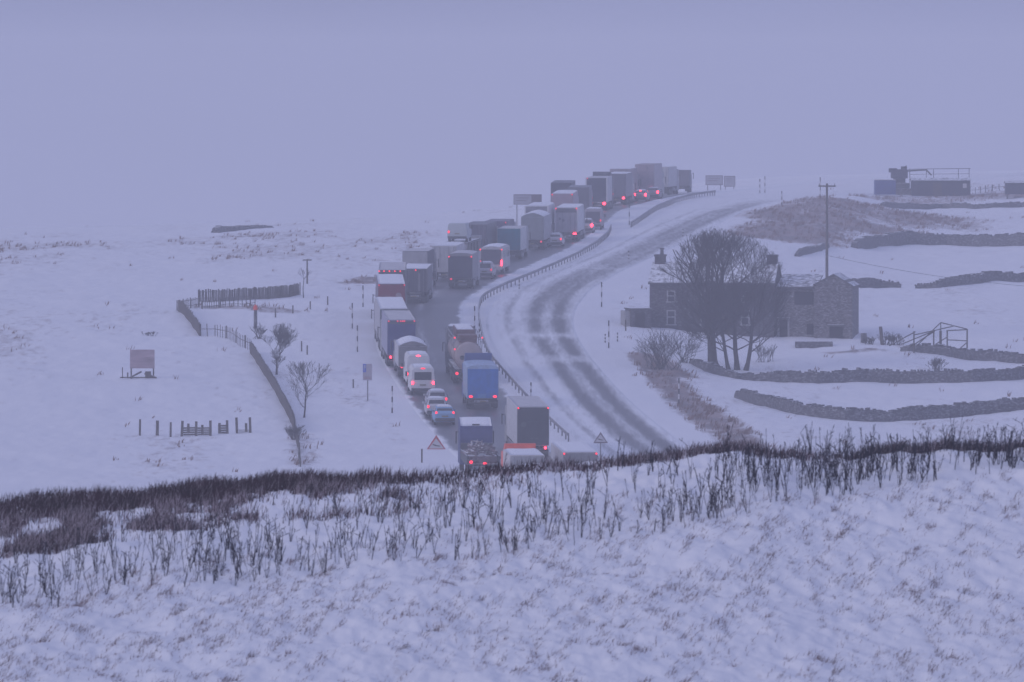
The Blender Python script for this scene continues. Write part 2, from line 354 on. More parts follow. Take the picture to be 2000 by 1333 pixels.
# ------------------------------------------------------------------ ground
def polyline_dist(px, py, pts):
    best = np.full(px.shape, 1e9)
    for (x0, y0), (x1, y1) in zip(pts, pts[1:]):
        dx, dy = x1 - x0, y1 - y0; l2 = dx*dx + dy*dy + 1e-9
        t = np.clip(((px-x0)*dx + (py-y0)*dy) / l2, 0, 1)
        best = np.minimum(best, np.hypot(px - x0 - t*dx, py - y0 - t*dy))
    return best
def wpts(lst):
    return [tuple(at(x, y, False).xy) for x, y in lst]
def grass_cover(X, Y, Z):
    """how much dead grass stands through the snow at a place"""
    g = np.full(X.shape, 0.085)
    g += 0.42 * (fbm(X / 9, Y / 26, 51, 4) - 0.47)
    hill = sstep(-6, -14, X) * sstep(830, 960, Y)            # rough moor on the left rise
    g += hill * sstep(1050, 940, Y) * (0.14 + 0.25 * (fbm(X / 5, Y / 16, 57, 3) - 0.42))
    d = polyline_dist(X, Y, wpts([(1262,700),(1310,752),(1350,790),(1400,828),(1470,872)])); g += 0.44 * sstep(2.9, 0.6, d + 1.2 * (fbm(X / 2, Y / 6, 52, 3) - .4))
    d = polyline_dist(X, Y, wpts([(1250,690),(1300,720),(1340,735)])); g += 0.4 * sstep(2.2, 0.4, d)
    d = polyline_dist(X, Y, wpts([(1515,462),(1560,440),(1620,430),(1680,440),(1710,452)]))   # bare brown bank behind the house
    g += 0.46 * sstep(13.5, 5.0, d + 5 * fbm(X / 4, Y / 9, 91, 3))
    d = polyline_dist(X, Y, wpts([(1545,418),(1600,405),(1660,400),(1700,402),(1730,425)])); g += 0.46 * sstep(24, 8, d + 12 * fbm(X / 4, Y / 12, 93, 3))
    d = polyline_dist(X, Y, wpts([(430,600),(500,602),(545,610)])); g += 0.32 * sstep(4.0, 1.0, d)
    d = polyline_dist(X, Y, wpts([(590,850),(588,905)])); g += 0.3 * sstep(2.4, 0.3, d)
    d = polyline_dist(X, Y, wpts([(700,552),(735,542)])); g += 0.38 * sstep(3.0, .5, d)
    d = polyline_dist(X, Y, wpts([(1720,390),(1850,386),(2000,380)])); g += 0.3 * sstep(16, 3, d)
    d = polyline_dist(X, Y, wpts([(1625,690),(1700,684)])); g += 0.32 * sstep(2.0, .4, d)
    d = polyline_dist(X, Y, wpts([(1560,850),(1640,862),(1720,868)])); g += 0.1 * sstep(5, 1, d)
    d = polyline_dist(X, Y, wpts([(700,770),(770,812),(830,868)])); g += 0.07 * sstep(3, 1, d)
    for a, b in (('L0', 'L1'), ('R0', 'R1')):
        cxr = 0.5 * (road_x(a, Y) + road_x(b, Y)); g -= 0.25 * sstep(7.5, 4.5, np.abs(X - cxr)) * (Y > 550)
    return g
rows = np.concatenate([np.arange(-60, 150, 3.0), np.arange(150, 206, 0.16), np.arange(206, 560, 4.0), np.arange(560, 820, 0.6), np.arange(820, 1180, 0.9), np.geomspace(1180, 3600, 60)])
cols = np.linspace(-1, 1, 900); cols = np.sign(cols) * (0.52 * np.abs(cols) + 0.48 * np.abs(cols) ** 3)
W = np.maximum(30, 0.125 * rows) * (1 + 0.9 * sstep(1180, 3600, rows))
GX = cols[None, :] * W[:, None]; GY = np.repeat(rows[:, None], len(cols), 1)
GZ = H(GX, GY)
nr, nc = GX.shape
idx = np.arange(nr * nc).reshape(nr, nc)
quads = np.stack([idx[:-1, :-1], idx[:-1, 1:], idx[1:, 1:], idx[1:, :-1]], -1).reshape(-1, 4)
ground = np_mesh('ground', np.stack([GX, GY, GZ], -1).reshape(-1, 3), quads, ground_mat(), smooth=True)
gc = grass_cover(GX.ravel(), GY.ravel(), GZ.ravel())
fore = GY.ravel() < 300
gc[fore] = -0.0 + 0.42 * (fbm(GX.ravel()[fore] / 0.8 + GY.ravel()[fore] / 8, GY.ravel()[fore] / 4, 71, 3) - 0.45)
grid_attr(ground.data, 'grass', gc)
tag(ground, kind='structure')

def road(name, k0, k1, m, cover, y0=560, y1=1290):
    ys = np.arange(y0, y1, 0.7); vs = np.linspace(0, 1, 41)
    x0 = road_x(k0, ys); x1 = road_x(k1, ys)
    X = x0[:, None] + (x1 - x0)[:, None] * vs[None]; Y = np.repeat(ys[:, None], len(vs), 1)
    Z = H(X, Y, False) + 0.07 - 0.11 * (np.abs(vs[None] - 0.5) > 0.49)
    i = np.arange(X.size).reshape(X.shape)
    q = np.stack([i[:-1, :-1], i[:-1, 1:], i[1:, 1:], i[1:, :-1]], -1).reshape(-1, 4)
    o = np_mesh(name, np.stack([X, Y, Z], -1).reshape(-1, 3), q, m, smooth=True)
    grid_attr(o.data, 'snow', cover(vs[None] * (x1 - x0)[:, None], Y, (x1 - x0)[:, None])); tag(o, kind='structure'); return o
def band(v, c, hw, soft=0.35): return sstep(hw + soft, hw - soft, np.abs(v - c))
def cov_left(v, Y, wd):
    s = np.full(v.shape, 0.06)
    rag = 0.9 * (fbm(Y / 2.6, v * 0 + 3, 19, 4) - 0.45); v = v + rag * sstep(2.0, 0.0, v) - rag * sstep(2.0, 0.0, wd - v)
    s += 0.30 * band(v, 0.5 * wd, 0.5) * (0.4 + fbm(v, Y / 9, 5, 3)) + 0.07 * band(v, 0.26 * wd, 0.5) + 0.07 * band(v, 0.74 * wd, 0.5)
    s += 0.9 * sstep(0.9, 0.1, v) + 0.9 * sstep(1.0, 0.1, wd - v) + 0.5 * (fbm(v / 0.7, Y / 18, 15, 4) - 0.40)
    return s + 0.16 * sstep(850, 1000, Y) + 0.8 * sstep(1110, 1170, Y)
def cov_right(v, Y, wd):
    r = wd - v + 0.5 * np.sin(Y / 23.0) * 0.5
    dark = np.maximum(band(r, 1.55, 0.7, 0.7), 0.9 * band(r, 3.75, 0.7, 0.75)); dark = np.maximum(dark, 0.42 * band(r, 6.3, 0.3, 0.35)); dark = np.maximum(dark, 0.36 * band(r, 2.6, 1.9, 0.9))
    far = sstep(785, 830, Y); dark = dark * (1 - far) + far * np.maximum(0.62 * band(r, 2.7, 1.9, 1.3), 0.72 * dark)
    drift = band(Y, 752, 3.0, 2.5) * 0.55 + band(Y, 772, 2.0, 2.2) * 0.7 + band(Y, 790, 3, 3) * 0.35 + 0.3 * sstep(0.52, 0.75, fbm(v / 9, Y / 16, 45, 3)) + 0.12 * sstep(850, 880, Y) * sstep(925, 890, Y) + 0.12 * sstep(900, 1000, Y) + 0.9 * sstep(1040, 1100, Y)
    return 0.9 - 0.74 * dark * (1 - np.clip(drift, 0, 1)) + 0.34 * (fbm(v / 0.55, Y / 22, 25, 4) - 0.45)
road('carriageway', 'L0', 'L1', road_mat('slushy_asphalt', 0.38), cov_left)
road('carriageway', 'R0', 'R1', road_mat('snowed_asphalt', 0.5), cov_right)

# haze: the driving snow that fades everything far off
hm, ht, HN = new_mat('blowing_snow_haze')
ho = HN('ShaderNodeOutputMaterial'); hv = HN('ShaderNodeVolumePrincipled'); ht.links.new(hv.outputs[0], ho.inputs['Volume'])
hv.inputs['Color'].default_value = (0.95, 0.955, 0.98, 1); hv.inputs['Density'].default_value = 0.00051; hv.inputs['Anisotropy'].default_value = 0.0
hz = B().box(-1000, 1000, -70, 3900, -60, 22.0).done('haze', hm); tag(hz, kind='stuff')
# ------------------------------------------------------------------ vehicles
def road_mid(Y): return 0.5 * (road_x('L0', Y) + road_x('L1', Y))
def veh_root(name, px, d, L, label, cat, yaw=None):
    p = atd(px, d, False)
    dx = float(road_mid(d + L * 0.8) - road_mid(d - L * 0.2)) / L
    q = p.x + dx * L
    dz = (H1(q, d + L) - H1(p.x, d)) / L
    o = empty(name, (p.x, d, p.z + 0.075), (math.atan(dz), 0, -math.atan(dx) if yaw is None else yaw))
    return tag(o, label, cat, 'vehicles queueing on the snowy road')
SHARED = {}
def part(key, name, build, m, parent, loc=(0, 0, 0), smooth=False):
    """part whose mesh is shared by every vehicle that uses the same key"""
    if key not in SHARED:
        b = B(); build(b); o = b.done(name, m, parent, smooth); o.location = loc; SHARED[key] = o.data; return o
    o = bpy.data.objects.new(name, SHARED[key]); COL.objects.link(o); o.parent = parent; o.location = loc
    return o
def wheel(parent, x, y, r, wd=0.3):
    t = part('wheel%.2f' % r, 'wheel', lambda b: b.tube((-wd/2, 0, 0), (wd/2, 0, 0), r, seg=20), TYRE, parent, (x, y, r))
    part('rim%.2f' % r, 'rim', lambda b: b.tube((-wd/2-0.012, 0, 0), (wd/2+0.012, 0, 0), r*0.55, seg=14), GALV, t)
    return t
def lamp(parent, x, y, z, sx=0.2, sz=0.2, m=None, name='tail_lamp'):
    m = m or RED
    return part('lamp%s%.2f%.2f' % (m.name, sx, sz), name, lambda b: b.prism([(sx*.5*math.cos(k*math.pi/6), sz*.5*math.sin(k*math.pi/6)) for k in range(12)], -0.03, 0.04), m, parent, (x, y, z))
def plate(parent, y, z):
    return part('plate', 'number_plate', lambda b: b.box(-0.26, 0.26, -0.012, 0.012, -0.055, 0.055), PLATE, parent, (0, y, z))
def snow_sheet(parent, x0, x1, y0, y1, zf, seed, thick=0.07, name='roof_snow', m=None):
    """uneven layer of lying snow with rounded-off edges; zf(x) gives the roof height"""
    nx, ny = 12, max(8, int((y1 - y0) * 2))
    xs = np.linspace(x0, x1, nx); ys = np.linspace(y0, y1, ny)
    X, Y = np.meshgrid(xs, ys)
    e = np.minimum(np.minimum(X - x0, x1 - X), np.minimum(Y - y0, y1 - Y))
    t = thick * sstep(-0.01, 0.22, e) * (0.45 + fbm(X * 0.9 + seed * 13, Y * 0.7, seed)) + 0.008
    Z0 = zf(X); V = np.concatenate([np.stack([X, Y, Z0 + t], -1).reshape(-1, 3), np.stack([X, Y, Z0 - 0.004], -1).reshape(-1, 3)])
    i = np.arange(nx * ny).reshape(ny, nx)
    q = np.stack([i[:-1, :-1], i[:-1, 1:], i[1:, 1:], i[1:, :-1]], -1).reshape(-1, 4)
    k = nx * ny
    rim = [(a, a + k, b + k, b) for r_ in (i[0, ::-1], i[-1], i[:, 0], i[::-1, -1]) for a, b in zip(r_[:-1], r_[1:])]
    return np_mesh(name, V, np.concatenate([q, q[:, ::-1] + k, np.array(rim)]), m or SNOW, parent, smooth=True)
DUSTY = mat('thin_snow_film', (0.52, 0.51, 0.52), 0.8, var=0.2, scale=1.2)
def paint(c, name=None, var=0.22):
    nm = name or 'paint_%02d_%02d_%02d' % tuple(int(x * 99) for x in c)
    return mat(nm, c, 0.5, var=var, scale=1.6, spec=0.25)
def cab(root, y0, h, c, L=2.4, w=1.24, deflect=None, z0=0.55):
    """lorry cab reaching forward from y0, with windows and mirrors"""
    y1 = y0 + L
    pts = [(y0, z0), (y1 - 0.05, z0), (y1, z0 + 0.5), (y1 - 0.12, 1.7), (y1 - 0.5, h - 0.12), (y1 - 0.8, h), (y0 + 0.05, h), (y0, h - 0.05)]
    o = B().prism(pts, -w, w, 'x').done('cab', paint(c), root)
    B().quad((-w+.12, y1 - .10, 1.78), (w-.12, y1 - .10, 1.78), (w-.18, y1 - .47, h - .2), (-w+.18, y1 - .47, h - .2)).done('windscreen', GLASS, o)
    for s in (-1, 1):
        B().box(s*w - .012, s*w + .012, y0 + 1.0, y1 - .55, 1.75, min(h - .25, 2.5)).done('side_window', GLASS, o)
        m = B().box(-.04 + s*(w+.22), .04 + s*(w+.22), y1 - .55, y1 - .3, 1.75, 2.6, .03).tube((s*w, y1 - .4, 2.5), (s*(w+.2), y1 - .42, 2.5), .03)
        m.done('mirror', STEEL, root)
        wheel(root, s*(w - .17), y1 - 1.3, .5)
    if deflect:
        B().prism([(y0, h + .01), (y1 - .75, h + .01), (y1 - .95, h + .12), (y0 + .4, deflect), (y0, deflect)], -w*.9, w*.9, 'x').done('wind_deflector', paint(c), o)
    return o
def lorry(px, d, h, L, label, side=(.5, .5, .52), rear=(.1, .1, .11), cabc=(.3, .3, .32), w=1.25, roof='flat', snow='full', top=2, lamps=(RED, RED), rearstyle='doors',
          frame=None, emblem=None, band=None, stripe=None, name='lorry', cabh=3.3, deflect=None, tw=0.2, th=0.2, seed=1, lampz=0.95, split=True, yaw=None, rigid=False, topm=None):
    root = veh_root(name, px, d, L, label, 'lorry', yaw)
    bl = L - 2.75                                     # length of the load box
    zb = 1.1 if not rigid else 0.95
    rise = {'flat': 0.0, 'arch': 0.42, 'round': 0.26}[roof]
    if roof == 'flat': prof = [(-w, zb), (w, zb), (w, h - .04), (w - .04, h), (-w + .04, h), (-w, h - .04)]
    elif roof == 'arch': prof = [(-w, zb), (w, zb), (w, h - rise), (w*.62, h - rise*.4), (w*.12, h), (-w*.12, h), (-w*.62, h - rise*.4), (-w, h - rise)]
    else: prof = [(-w, zb), (w, zb)] + [(w * math.cos(a) if abs(math.cos(a)) < .995 else w * math.copysign(1, math.cos(a)), h - rise + rise * math.sin(a) ** .7) for a in [i * math.pi / 10 for i in range(11)]]
    prof = [p for i, p in enumerate(prof) if i == 0 or (abs(p[0] - prof[i-1][0]) + abs(p[1] - prof[i-1][1])) > 1e-4]
    box = B().prism(prof, 0.06, bl).done('load_box', paint(side), root)
    def zf(X):
        a = np.abs(X) / w
        if roof == 'flat': return np.full(X.shape, h)
        if roof == 'arch': return np.interp(a, [0, .12, .62, 1], [h, h, h - rise*.4, h - rise])
        return h - rise + rise * np.clip(1 - a ** 2, 0, 1) ** .35 - .01
    if snow: snow_sheet(box, -w + .05, w - .05, .1, bl - .05, zf, seed, .09 if snow == 'full' else .03, m=SNOW if snow == 'full' else DUSTY)
    # rear: two doors (or one curtain panel) closed inside the outline of the box
    ht = h - rise
    rm = paint(rear)
    def panel(x0, x1, z0, z1, mm, nm, dy=0.0):
        return B().box(x0, x1, -.02 - dy, .055, z0, z1, .012).done(nm, mm, root)
    zt = ht - .06
    if band: panel(-w + .03, w - .03, ht - band[1], zt, paint(band[0]), 'rear_header'); zt = ht - band[1] - .02
    if rearstyle == 'doors':
        for s in (-1, 1):
            dr = panel(min(s*.012, s*(w - .04)), max(s*.012, s*(w - .04)), zb + .05, zt, rm, 'rear_door')
            for k in (.35, .75):
                B().tube((s*w*k, -.04, zb + .1), (s*w*k, -.04, zt - .05), .022, seg=6).done('lock_rod', GALV, dr)
    else: panel(-w + .04, w - .04, zb + .05, zt, rm, 'rear_panel')
    if rise: 
        e = B().prism([p for p in prof if p[1] > ht - .02][::1], -.012, .05) if roof == 'arch' else None
        if e: e.done('gable_panel', rm, root)
    if frame:
        fm = paint(frame)
        for s in (-1, 1): B().box(s*w - .075, s*w + .075, -.05, .06, zb, ht + .02).done('rear_post', fm, root)
        B().box(-w + .08, w - .08, -.05, .06, ht - .07, ht + .03).done('rear_lintel', fm, root)
    if stripe:
        for x0, x1, z0, z1, c in stripe: B().box(x0, x1, -.045, -.021, z0, z1).done('rear_marking', paint(c), root)
    if emblem:
        x, z, r, c = emblem
        B().tube((x, -.045, z), (x, -.02, z), r, seg=18).tube((x, -.06, z), (x, -.03, z), r*.45, seg=12).done('round_emblem', paint(c), root)
    # running gear
    B().box(-.95, -.75, .1, L - .6, .78, zb - .005).box(.75, .95, .1, L - .6, .78, zb - .005).box(-.74, .74, .4, .55, .8, .95).box(-.74, .74, L*.5, L*.5 + .15, .8, .95).done('chassis', STEEL, root)
    B().box(-w + .05, w - .05, -.04, .07, .5, .66, .02).box(-.62, -.5, .0, .12, .66, .8).box(.5, .62, .0, .12, .66, .8).done('rear_bumper', STEEL, root)
    for s in (-1, 1):
        for k in range(2 if rigid else 3):
            if not rigid or k < 1: wheel(root, s*(w - .2), 1.5 + 1.25 * k, .5)
        part('flap', 'mud_flap', lambda b: b.box(-.28, .28, -.01, .01, -.3, .3), TYRE, root, (s*(w - .32), .2, .5))
        B().box(s*(w - .015) - .02, s*(w - .015) + .02, 3.0 if rigid else 4.9, bl - 1.8, .55, .95).done('side_guard', GALV, root)
    if not rigid: 
        for s in (-1, 1): wheel(root, s*(w - .2), bl - .9, .5)
    for s, m in zip((-1, 1), lamps):
        if m: lamp(root, s*(w - .3), -.08, lampz, tw, th, m)
    xs = {0: [], 2: [-w + .1, w - .1], 3: [-.25, 0, .25], 5: [-w + .06, -.75, -.25, .25, .75], 4: [-.7, -.2, .3, .75], 1: [.2]}[top] if not isinstance(top, (list, tuple)) else top
    for x in xs: lamp(root, x, -.07, ht - .1, .13, .13, topm or DIM, 'marker_lamp')
    plate(root, -.06, .72)
    cab(root, bl + .12 if not rigid else bl + .08, cabh, cabc, deflect=deflect, w=min(1.24, w - .01))
    return root

def loft_car(root, rings, m, name): return B().loft(rings).done(name, m, root)
def car(px, d, label, c=(.55, .56, .58), h=1.48, w=.87, L=4.1, lm=(RED, RED), brake=None, name='car', cat='car', snow=True, lz=.92, suv=0.0, ls=1.0):
    root = veh_root(name, px, d, L, label, cat)
    pm = paint(c, var=.08); hw = w
    def ring(y, zb, zs, hs, zr, hr):
        return [(-hs*.94, y, zb), (hs*.94, y, zb), (hs, y, zb + .3), (hs*.97, y, zs), (hr, y, zr - .05), (hr*.8, y, zr), (-hr*.8, y, zr), (-hr, y, zr - .05), (-hs*.97, y, zs), (-hs, y, zb + .3)]
    b = .26 + suv * .06
    rs = [ring(0, .42, .88, hw*.9, .95, hw*.8), ring(.12, b, .95, hw*.97, 1.1, hw*.82), ring(.5, b, .96, hw, h - .06, hw*.72), ring(1.0, b, .95, hw, h, hw*.74), ring(2.0, b, .93, hw, h - .01, hw*.74),
          ring(2.45, b, .92, hw, h - .12, hw*.72), ring(3.05, b, .9, hw, .99, hw*.78), ring(L - .35, b, .8, hw*.97, .84, hw*.8), ring(L, .36, .62, hw*.86, .68, hw*.75)]
    body = loft_car(root, rs, pm, 'body')
    B().loft([[(-hw*.76, .06, 1.0), (hw*.76, .06, 1.0), (hw*.68, .36, h - .12), (-hw*.68, .36, h - .12)], [(-hw*.76, .16, 1.0), (hw*.76, .16, 1.0), (hw*.68, .5, h - .14), (-hw*.68, .5, h - .14)]]).done('rear_window', GLASS, root)
    B().quad((hw*.72, 3.02, 1.04), (-hw*.72, 3.02, 1.04), (-hw*.66, 2.5, h - .12), (hw*.66, 2.5, h - .12)).done('windscreen', GLASS, root)
    for s in (-1, 1):
        B().loft([[(s*hw*.985, y0, .97) for y0 in (.5,)] + [(s*hw*.985, 2.75, .97), (s*hw*.78, 2.35, h - .14), (s*hw*.78, .75, h - .12)],
                  [(s*hw*.93, .5, .97), (s*hw*.93, 2.75, .97), (s*hw*.72, 2.35, h - .14), (s*hw*.72, .75, h - .12)]]).done('side_window', GLASS, root)
        B().box(s*(hw + .08) - .08, s*(hw + .08) + .08, 2.55, 2.68, .96, 1.12, .03).done('wing_mirror', pm, root)
        wheel(root, s*(hw - .12), .75, .31, .2); wheel(root, s*(hw - .12), L - .8, .31, .2)
    B().box(-hw*.92, hw*.92, -.06, .14, .32, .58, .04).done('rear_bumper', mat('bumper_plastic', (.05, .05, .055), .7), root)
    for s, m in zip((-1, 1), lm):
        if m: lamp(root, s*hw*.8, -.02 if lz < 1 else .06, lz, .18 * ls, .24 * ls, m)
    if brake: lamp(root, 0, .3, h - .06, .3, .09, brake, 'brake_lamp')
    plate(root, -.03, .74)
    if snow: snow_sheet(body, -hw*.66, hw*.66, .62, 2.2, lambda X: np.full(X.shape, h - .02), int(d), .09)
    return root
def van(px, d, label, c=(.62, .62, .63), h=2.5, w=1.02, L=5.6, lm=(REDHI, REDHI), brake=RED, glass=True, name='van', dark=None, frame=None):
    root = veh_root(name, px, d, L, label, 'van')
    pm = paint(c, var=.08)
    def ring(y, zb, h_, ws=1.0):
        return [(-w*ws, y, zb), (w*ws, y, zb), (w*ws, y, 1.2), (w*.93*ws, y, h_ - .2), (w*.8*ws, y, h_ - .03), (w*.5*ws, y, h_), (-w*.5*ws, y, h_), (-w*.8*ws, y, h_ - .03), (-w*.93*ws, y, h_ - .2), (-w*ws, y, 1.2)]
    rs = [ring(0, .45, h - .12, .97), ring(.1, .4, h, 1), ring(L - 2.2, .4, h), ring(L - 1.75, .4, h - .12), ring(L - 1.0, .4, 1.45, .97), ring(L - .2, .4, 1.28, .94), ring(L, .45, 1.22, .85)]
    body = loft_car(root, rs, pm, 'body')
    if glass: B().box(-w*.72, w*.72, -.02, .05, 1.3, h - .42, .05).done('rear_window', GLASS, root)
    elif dark: B().box(-w*.82, w*.82, -.02, .05, .75, h - .35, .05).done('rear_door', paint(dark), root)
    else:
        for s in (-1, 1): B().box(min(s*.015, s*w*.86), max(s*.015, s*w*.86), -.015, .05, .7, h - .32, .03).done('rear_door', pm, root)
    B().quad((w*.8, L - 1.02, 1.5), (-w*.8, L - 1.02, 1.5), (-w*.72, L - 1.7, h - .22), (w*.72, L - 1.7, h - .22)).done('windscreen', GLASS, root)
    for s in (-1, 1):
        B().box(s*w*.985 - .02, s*w*.985 + .02, L - 2.5, L - 1.6, 1.35, 1.85).done('side_window', GLASS, root)
        B().box(s*(w + .14) - .1, s*(w + .14) + .1, L - 1.7, L - 1.58, 1.3, 1.7, .03).done('wing_mirror', STEEL, root)
        wheel(root, s*(w - .14), .95, .34, .22); wheel(root, s*(w - .14), L - .95, .34, .22)
    B().box(-w*.95, w*.95, -.09, .1, .38, .62, .04).done('rear_bumper', mat('bumper_plastic', (.05, .05, .055), .7), root)
    for s, m in zip((-1, 1), lm):
        if m: lamp(root, s*w*.86, -.03, 1.08, .2, .26, m)
    if brake: lamp(root, 0, .02, h - .13, .4, .12, brake, 'brake_lamp')
    plate(root, -.04, .9)
    snow_sheet(body, -w*.74, w*.74, .15, L - 2.3, lambda X: h - .03 * (np.abs(X) > w*.5), int(d), .06)
    return root

# --- the queue, nearest first
lorry(1133, 608, 4.1, 13.5, 'pale box lorry half sunk behind the brown grass, beside the grey-edged triangle sign', side=(.45,.45,.47), rear=(.2,.2,.21), top=2, topm=RED, lamps=(RED, RED), seed=2)
lorry(1030, 606, 4.0, 9.5, 'orange-fronted lorry with a white snow-covered box, only its top showing over the grass', side=(.5,.47,.46), rear=(.3,.3,.31), cabc=(.75,.10,.05), cabh=3.8, deflect=4.4, top=0, rigid=True, seed=3)
lorry(1041, 657, 4.12, 13.6, 'dark grey curtain trailer with a pale left side and faint round mark on its rear', side=(.5,.5,.52), rear=(.042,.047,.058), rearstyle='plain', top=2, topm=RED, lamps=(RED, REDHI), emblem=(-.72, 2.75, .2, (.085,.09,.1)), snow='thin',
      stripe=[(-.2,.0,1.62,1.72,(.08,.085,.09)),(.12,.42,1.62,1.72,(.08,.085,.09)),(-.45,1.0,2.95,2.99,(.06,.066,.076))], seed=4)
lorry(943, 705, 3.72, 8.2, 'bright blue box lorry with a dark blue cab hump above its pale blue roof', side=(.3,.4,.56), rear=(.025,.15,.47), w=1.3, roof='round', rearstyle='plain', top=0, rigid=True, snow=None, cabc=(.05,.09,.26), cabh=3.3, deflect=4.25,
      stripe=[(-.4,.25,1.0,1.32,(.09,.24,.5)),(-1.2,1.2,1.33,1.36,(.07,.2,.44))], seed=5, tw=.34, lampz=1.12)
lorry(806, 735, 3.15, 7.9, 'grey livestock lorry with a peaked roof, directly ahead of the two white vans', side=(.5,.5,.52), rear=(.17,.17,.18), roof='arch', rearstyle='plain', top=0, rigid=True, seed=6, lamps=(RED, None), cabh=2.7)
lorry(784, 744, 4.2, 11.9, 'navy blue trailer with a row of small red lamps along its top edge', side=(.3,.3,.4), rear=(.035,.045,.17), band=((.06,.08,.12), .34), top=[-1.12,-.35,-.08,.1,.25,1.12], lamps=(REDHI, None), snow='thin', seed=7, rearstyle='plain')
lorry(769, 758, 3.9, 12.9, 'snow-roofed trailer showing a thin dark teal strip above the navy blue trailer', side=(.42,.42,.45), rear=(.06,.085,.1), top=0, lamps=(None, None), seed=8, rearstyle='plain')
lorry(765, 773, 4.6, 11.9, 'maroon trailer with a pale round emblem low on the right of its rear', side=(.15,.12,.15), rear=(.19,.018,.04), top=2, lamps=(None, None), emblem=(.62, 3.55, .27, (.3,.22,.25)), stripe=[(-1.0,-.15,3.56,3.62,(.22,.08,.11))], seed=9, rearstyle='plain')
lorry(766, 787, 4.55, 12.9, 'dark teal trailer with five red lamps in a row along its top', side=(.12,.13,.14), rear=(.06,.075,.09), top=5, topm=RED, lamps=(None, None), seed=10, snow='thin', rearstyle='plain')
lorry(808, 806, 3.3, 12.5, 'dark tipper lorry with two bright lamps close together low on its rear', side=(.08,.08,.1), rear=(.06,.06,.085), top=1, topm=RED, lamps=(None, None), seed=11, frame=(.1,.1,.12), stripe=[(.45,.62,1.2,2.9,(.18,.18,.2))])
lorry(811, 834, 3.75, 10, 'light grey box lorry with a dark right flank, ahead of the dark tipper', side=(.1,.1,.125), rear=(.3,.3,.32), top=0, lamps=(None, DIM), seed=12, snow='thin', rearstyle='plain')
lorry(868, 850, 3.6, 10.5, 'white lorry squeezed between a light grey box lorry and a dark round-topped one', side=(.5,.5,.52), rear=(.38,.38,.4), top=0, lamps=(DIM, None), seed=13, rigid=True)
lorry(899, 836, 3.5, 9.2, 'plain dark round-topped lorry with red lamps at its upper corners', side=(.2,.2,.22), rear=(.045,.045,.07), w=1.2, roof='round', rearstyle='plain', top=2, topm=RED, lamps=(DIM, None), rigid=True, snow='thin', seed=14)
lorry(928, 896, 3.9, 12.8, 'dark lorry with a bare slatted body just right of the van on the transporter', side=(.1,.1,.12), rear=(.08,.075,.11), top=0, lamps=(None, None), seed=15, snow=None)
lorry(967, 912, 3.65, 11, 'dark purple trailer standing behind and left of the teal one', side=(.14,.13,.18), rear=(.07,.06,.12), top=2, lamps=(None, None), seed=16, snow=None, rearstyle='plain', frame=(.09,.08,.14))
lorry(994, 902, 3.3, 9, 'teal box lorry with a white right flank', side=(.52,.54,.55), rear=(.0,.15,.22), top=0, lamps=(None, None), rearstyle='plain', seed=17, snow='thin', rigid=True)
lorry(1040, 926, 4.05, 11.8, 'grey trailer with a snowy peaked roof between the teal lorry and the white trailers', side=(.3,.32,.34), rear=(.2,.22,.24), roof='arch', rearstyle='plain', top=0, lamps=(None, DIM), seed=18)
lorry(1048, 943, 4.25, 13, 'white trailer with dark marks high on its rear, above the grey peaked one', side=(.6,.6,.62), rear=(.2,.2,.24), frame=(.58,.58,.6), top=0, lamps=(None, None), seed=19, stripe=[(.3,.5,3.5,3.75,(.1,.1,.14)),(.6,.8,3.5,3.75,(.1,.1,.14))], rearstyle='plain')
lorry(1106, 948, 3.85, 13, 'white trailer with a dark header band and a bright lamp at lower right', side=(.6,.6,.62), rear=(.36,.34,.37), band=((.1,.1,.13), .55), frame=(.55,.55,.57), top=2, topm=RED, lamps=(None, REDHI), tw=.42, seed=20, stripe=[(-.85,-.6,2.5,2.75,(.15,.14,.18)),(-.45,-.2,2.3,2.55,(.15,.14,.18))])
lorry(1098, 987, 4.05, 12.5, 'pinkish trailer peeping over the white one that has the dark header', side=(.35,.28,.32), rear=(.3,.22,.26), top=2, topm=RED, lamps=(None, None), seed=21, rearstyle='plain')
lorry(1096, 1020, 4.25, 12, 'tall dark trailer standing clear against the sky, left end of the far trucks', side=(.09,.09,.11), rear=(.05,.05,.075), top=0, lamps=(None, None), seed=22, snow=None, rearstyle='plain')
lorry(1130, 1008, 4.0, 9.8, 'mid grey trailer wedged between two taller dark ones', side=(.14,.14,.17), rear=(.11,.11,.14), top=0, lamps=(None, None), seed=23, snow=None, rearstyle='plain')
lorry(1165, 1038, 4.1, 11, 'dark trailer framed by a white right edge and white top edge', side=(.5,.5,.52), rear=(.04,.042,.075), frame=(.5,.5,.52), top=[-1.1], lamps=(None, REDHI), tw=.4, th=.36, seed=24, snow=None, rearstyle='plain', deflect=4.6, cabh=3.7, cabc=(.08,.08,.1), stripe=[(-1.05,-.5,.98,1.1,(.5,.5,.52)),(.1,.65,.98,1.1,(.5,.5,.52))])
lorry(1203, 1060, 3.95, 10, 'dull grey trailer tucked in behind the white-edged dark trailer', side=(.2,.19,.22), rear=(.11,.105,.14), top=0, lamps=(None, REDHI), tw=.34, th=.3, seed=25, rearstyle='plain')
lorry(1210, 1082, 4.1, 11, 'beige trailer behind the dull grey one, low and wide', side=(.3,.26,.28), rear=(.27,.23,.26), top=0, lamps=(DIM, RED), seed=26)
lorry(1259, 1092, 4.4, 11, 'tallest pale beige trailer rising at the far end of the queue', side=(.36,.32,.35), rear=(.3,.25,.29), top=0, lamps=(RED, REDHI), tw=.36, th=.3, seed=27, lampz=1.3, snow=None, stripe=[(-1.1,1.1,3.35,3.42,(.2,.17,.2)),(.3,.5,3.75,4.05,(.16,.14,.18))], rearstyle='plain')
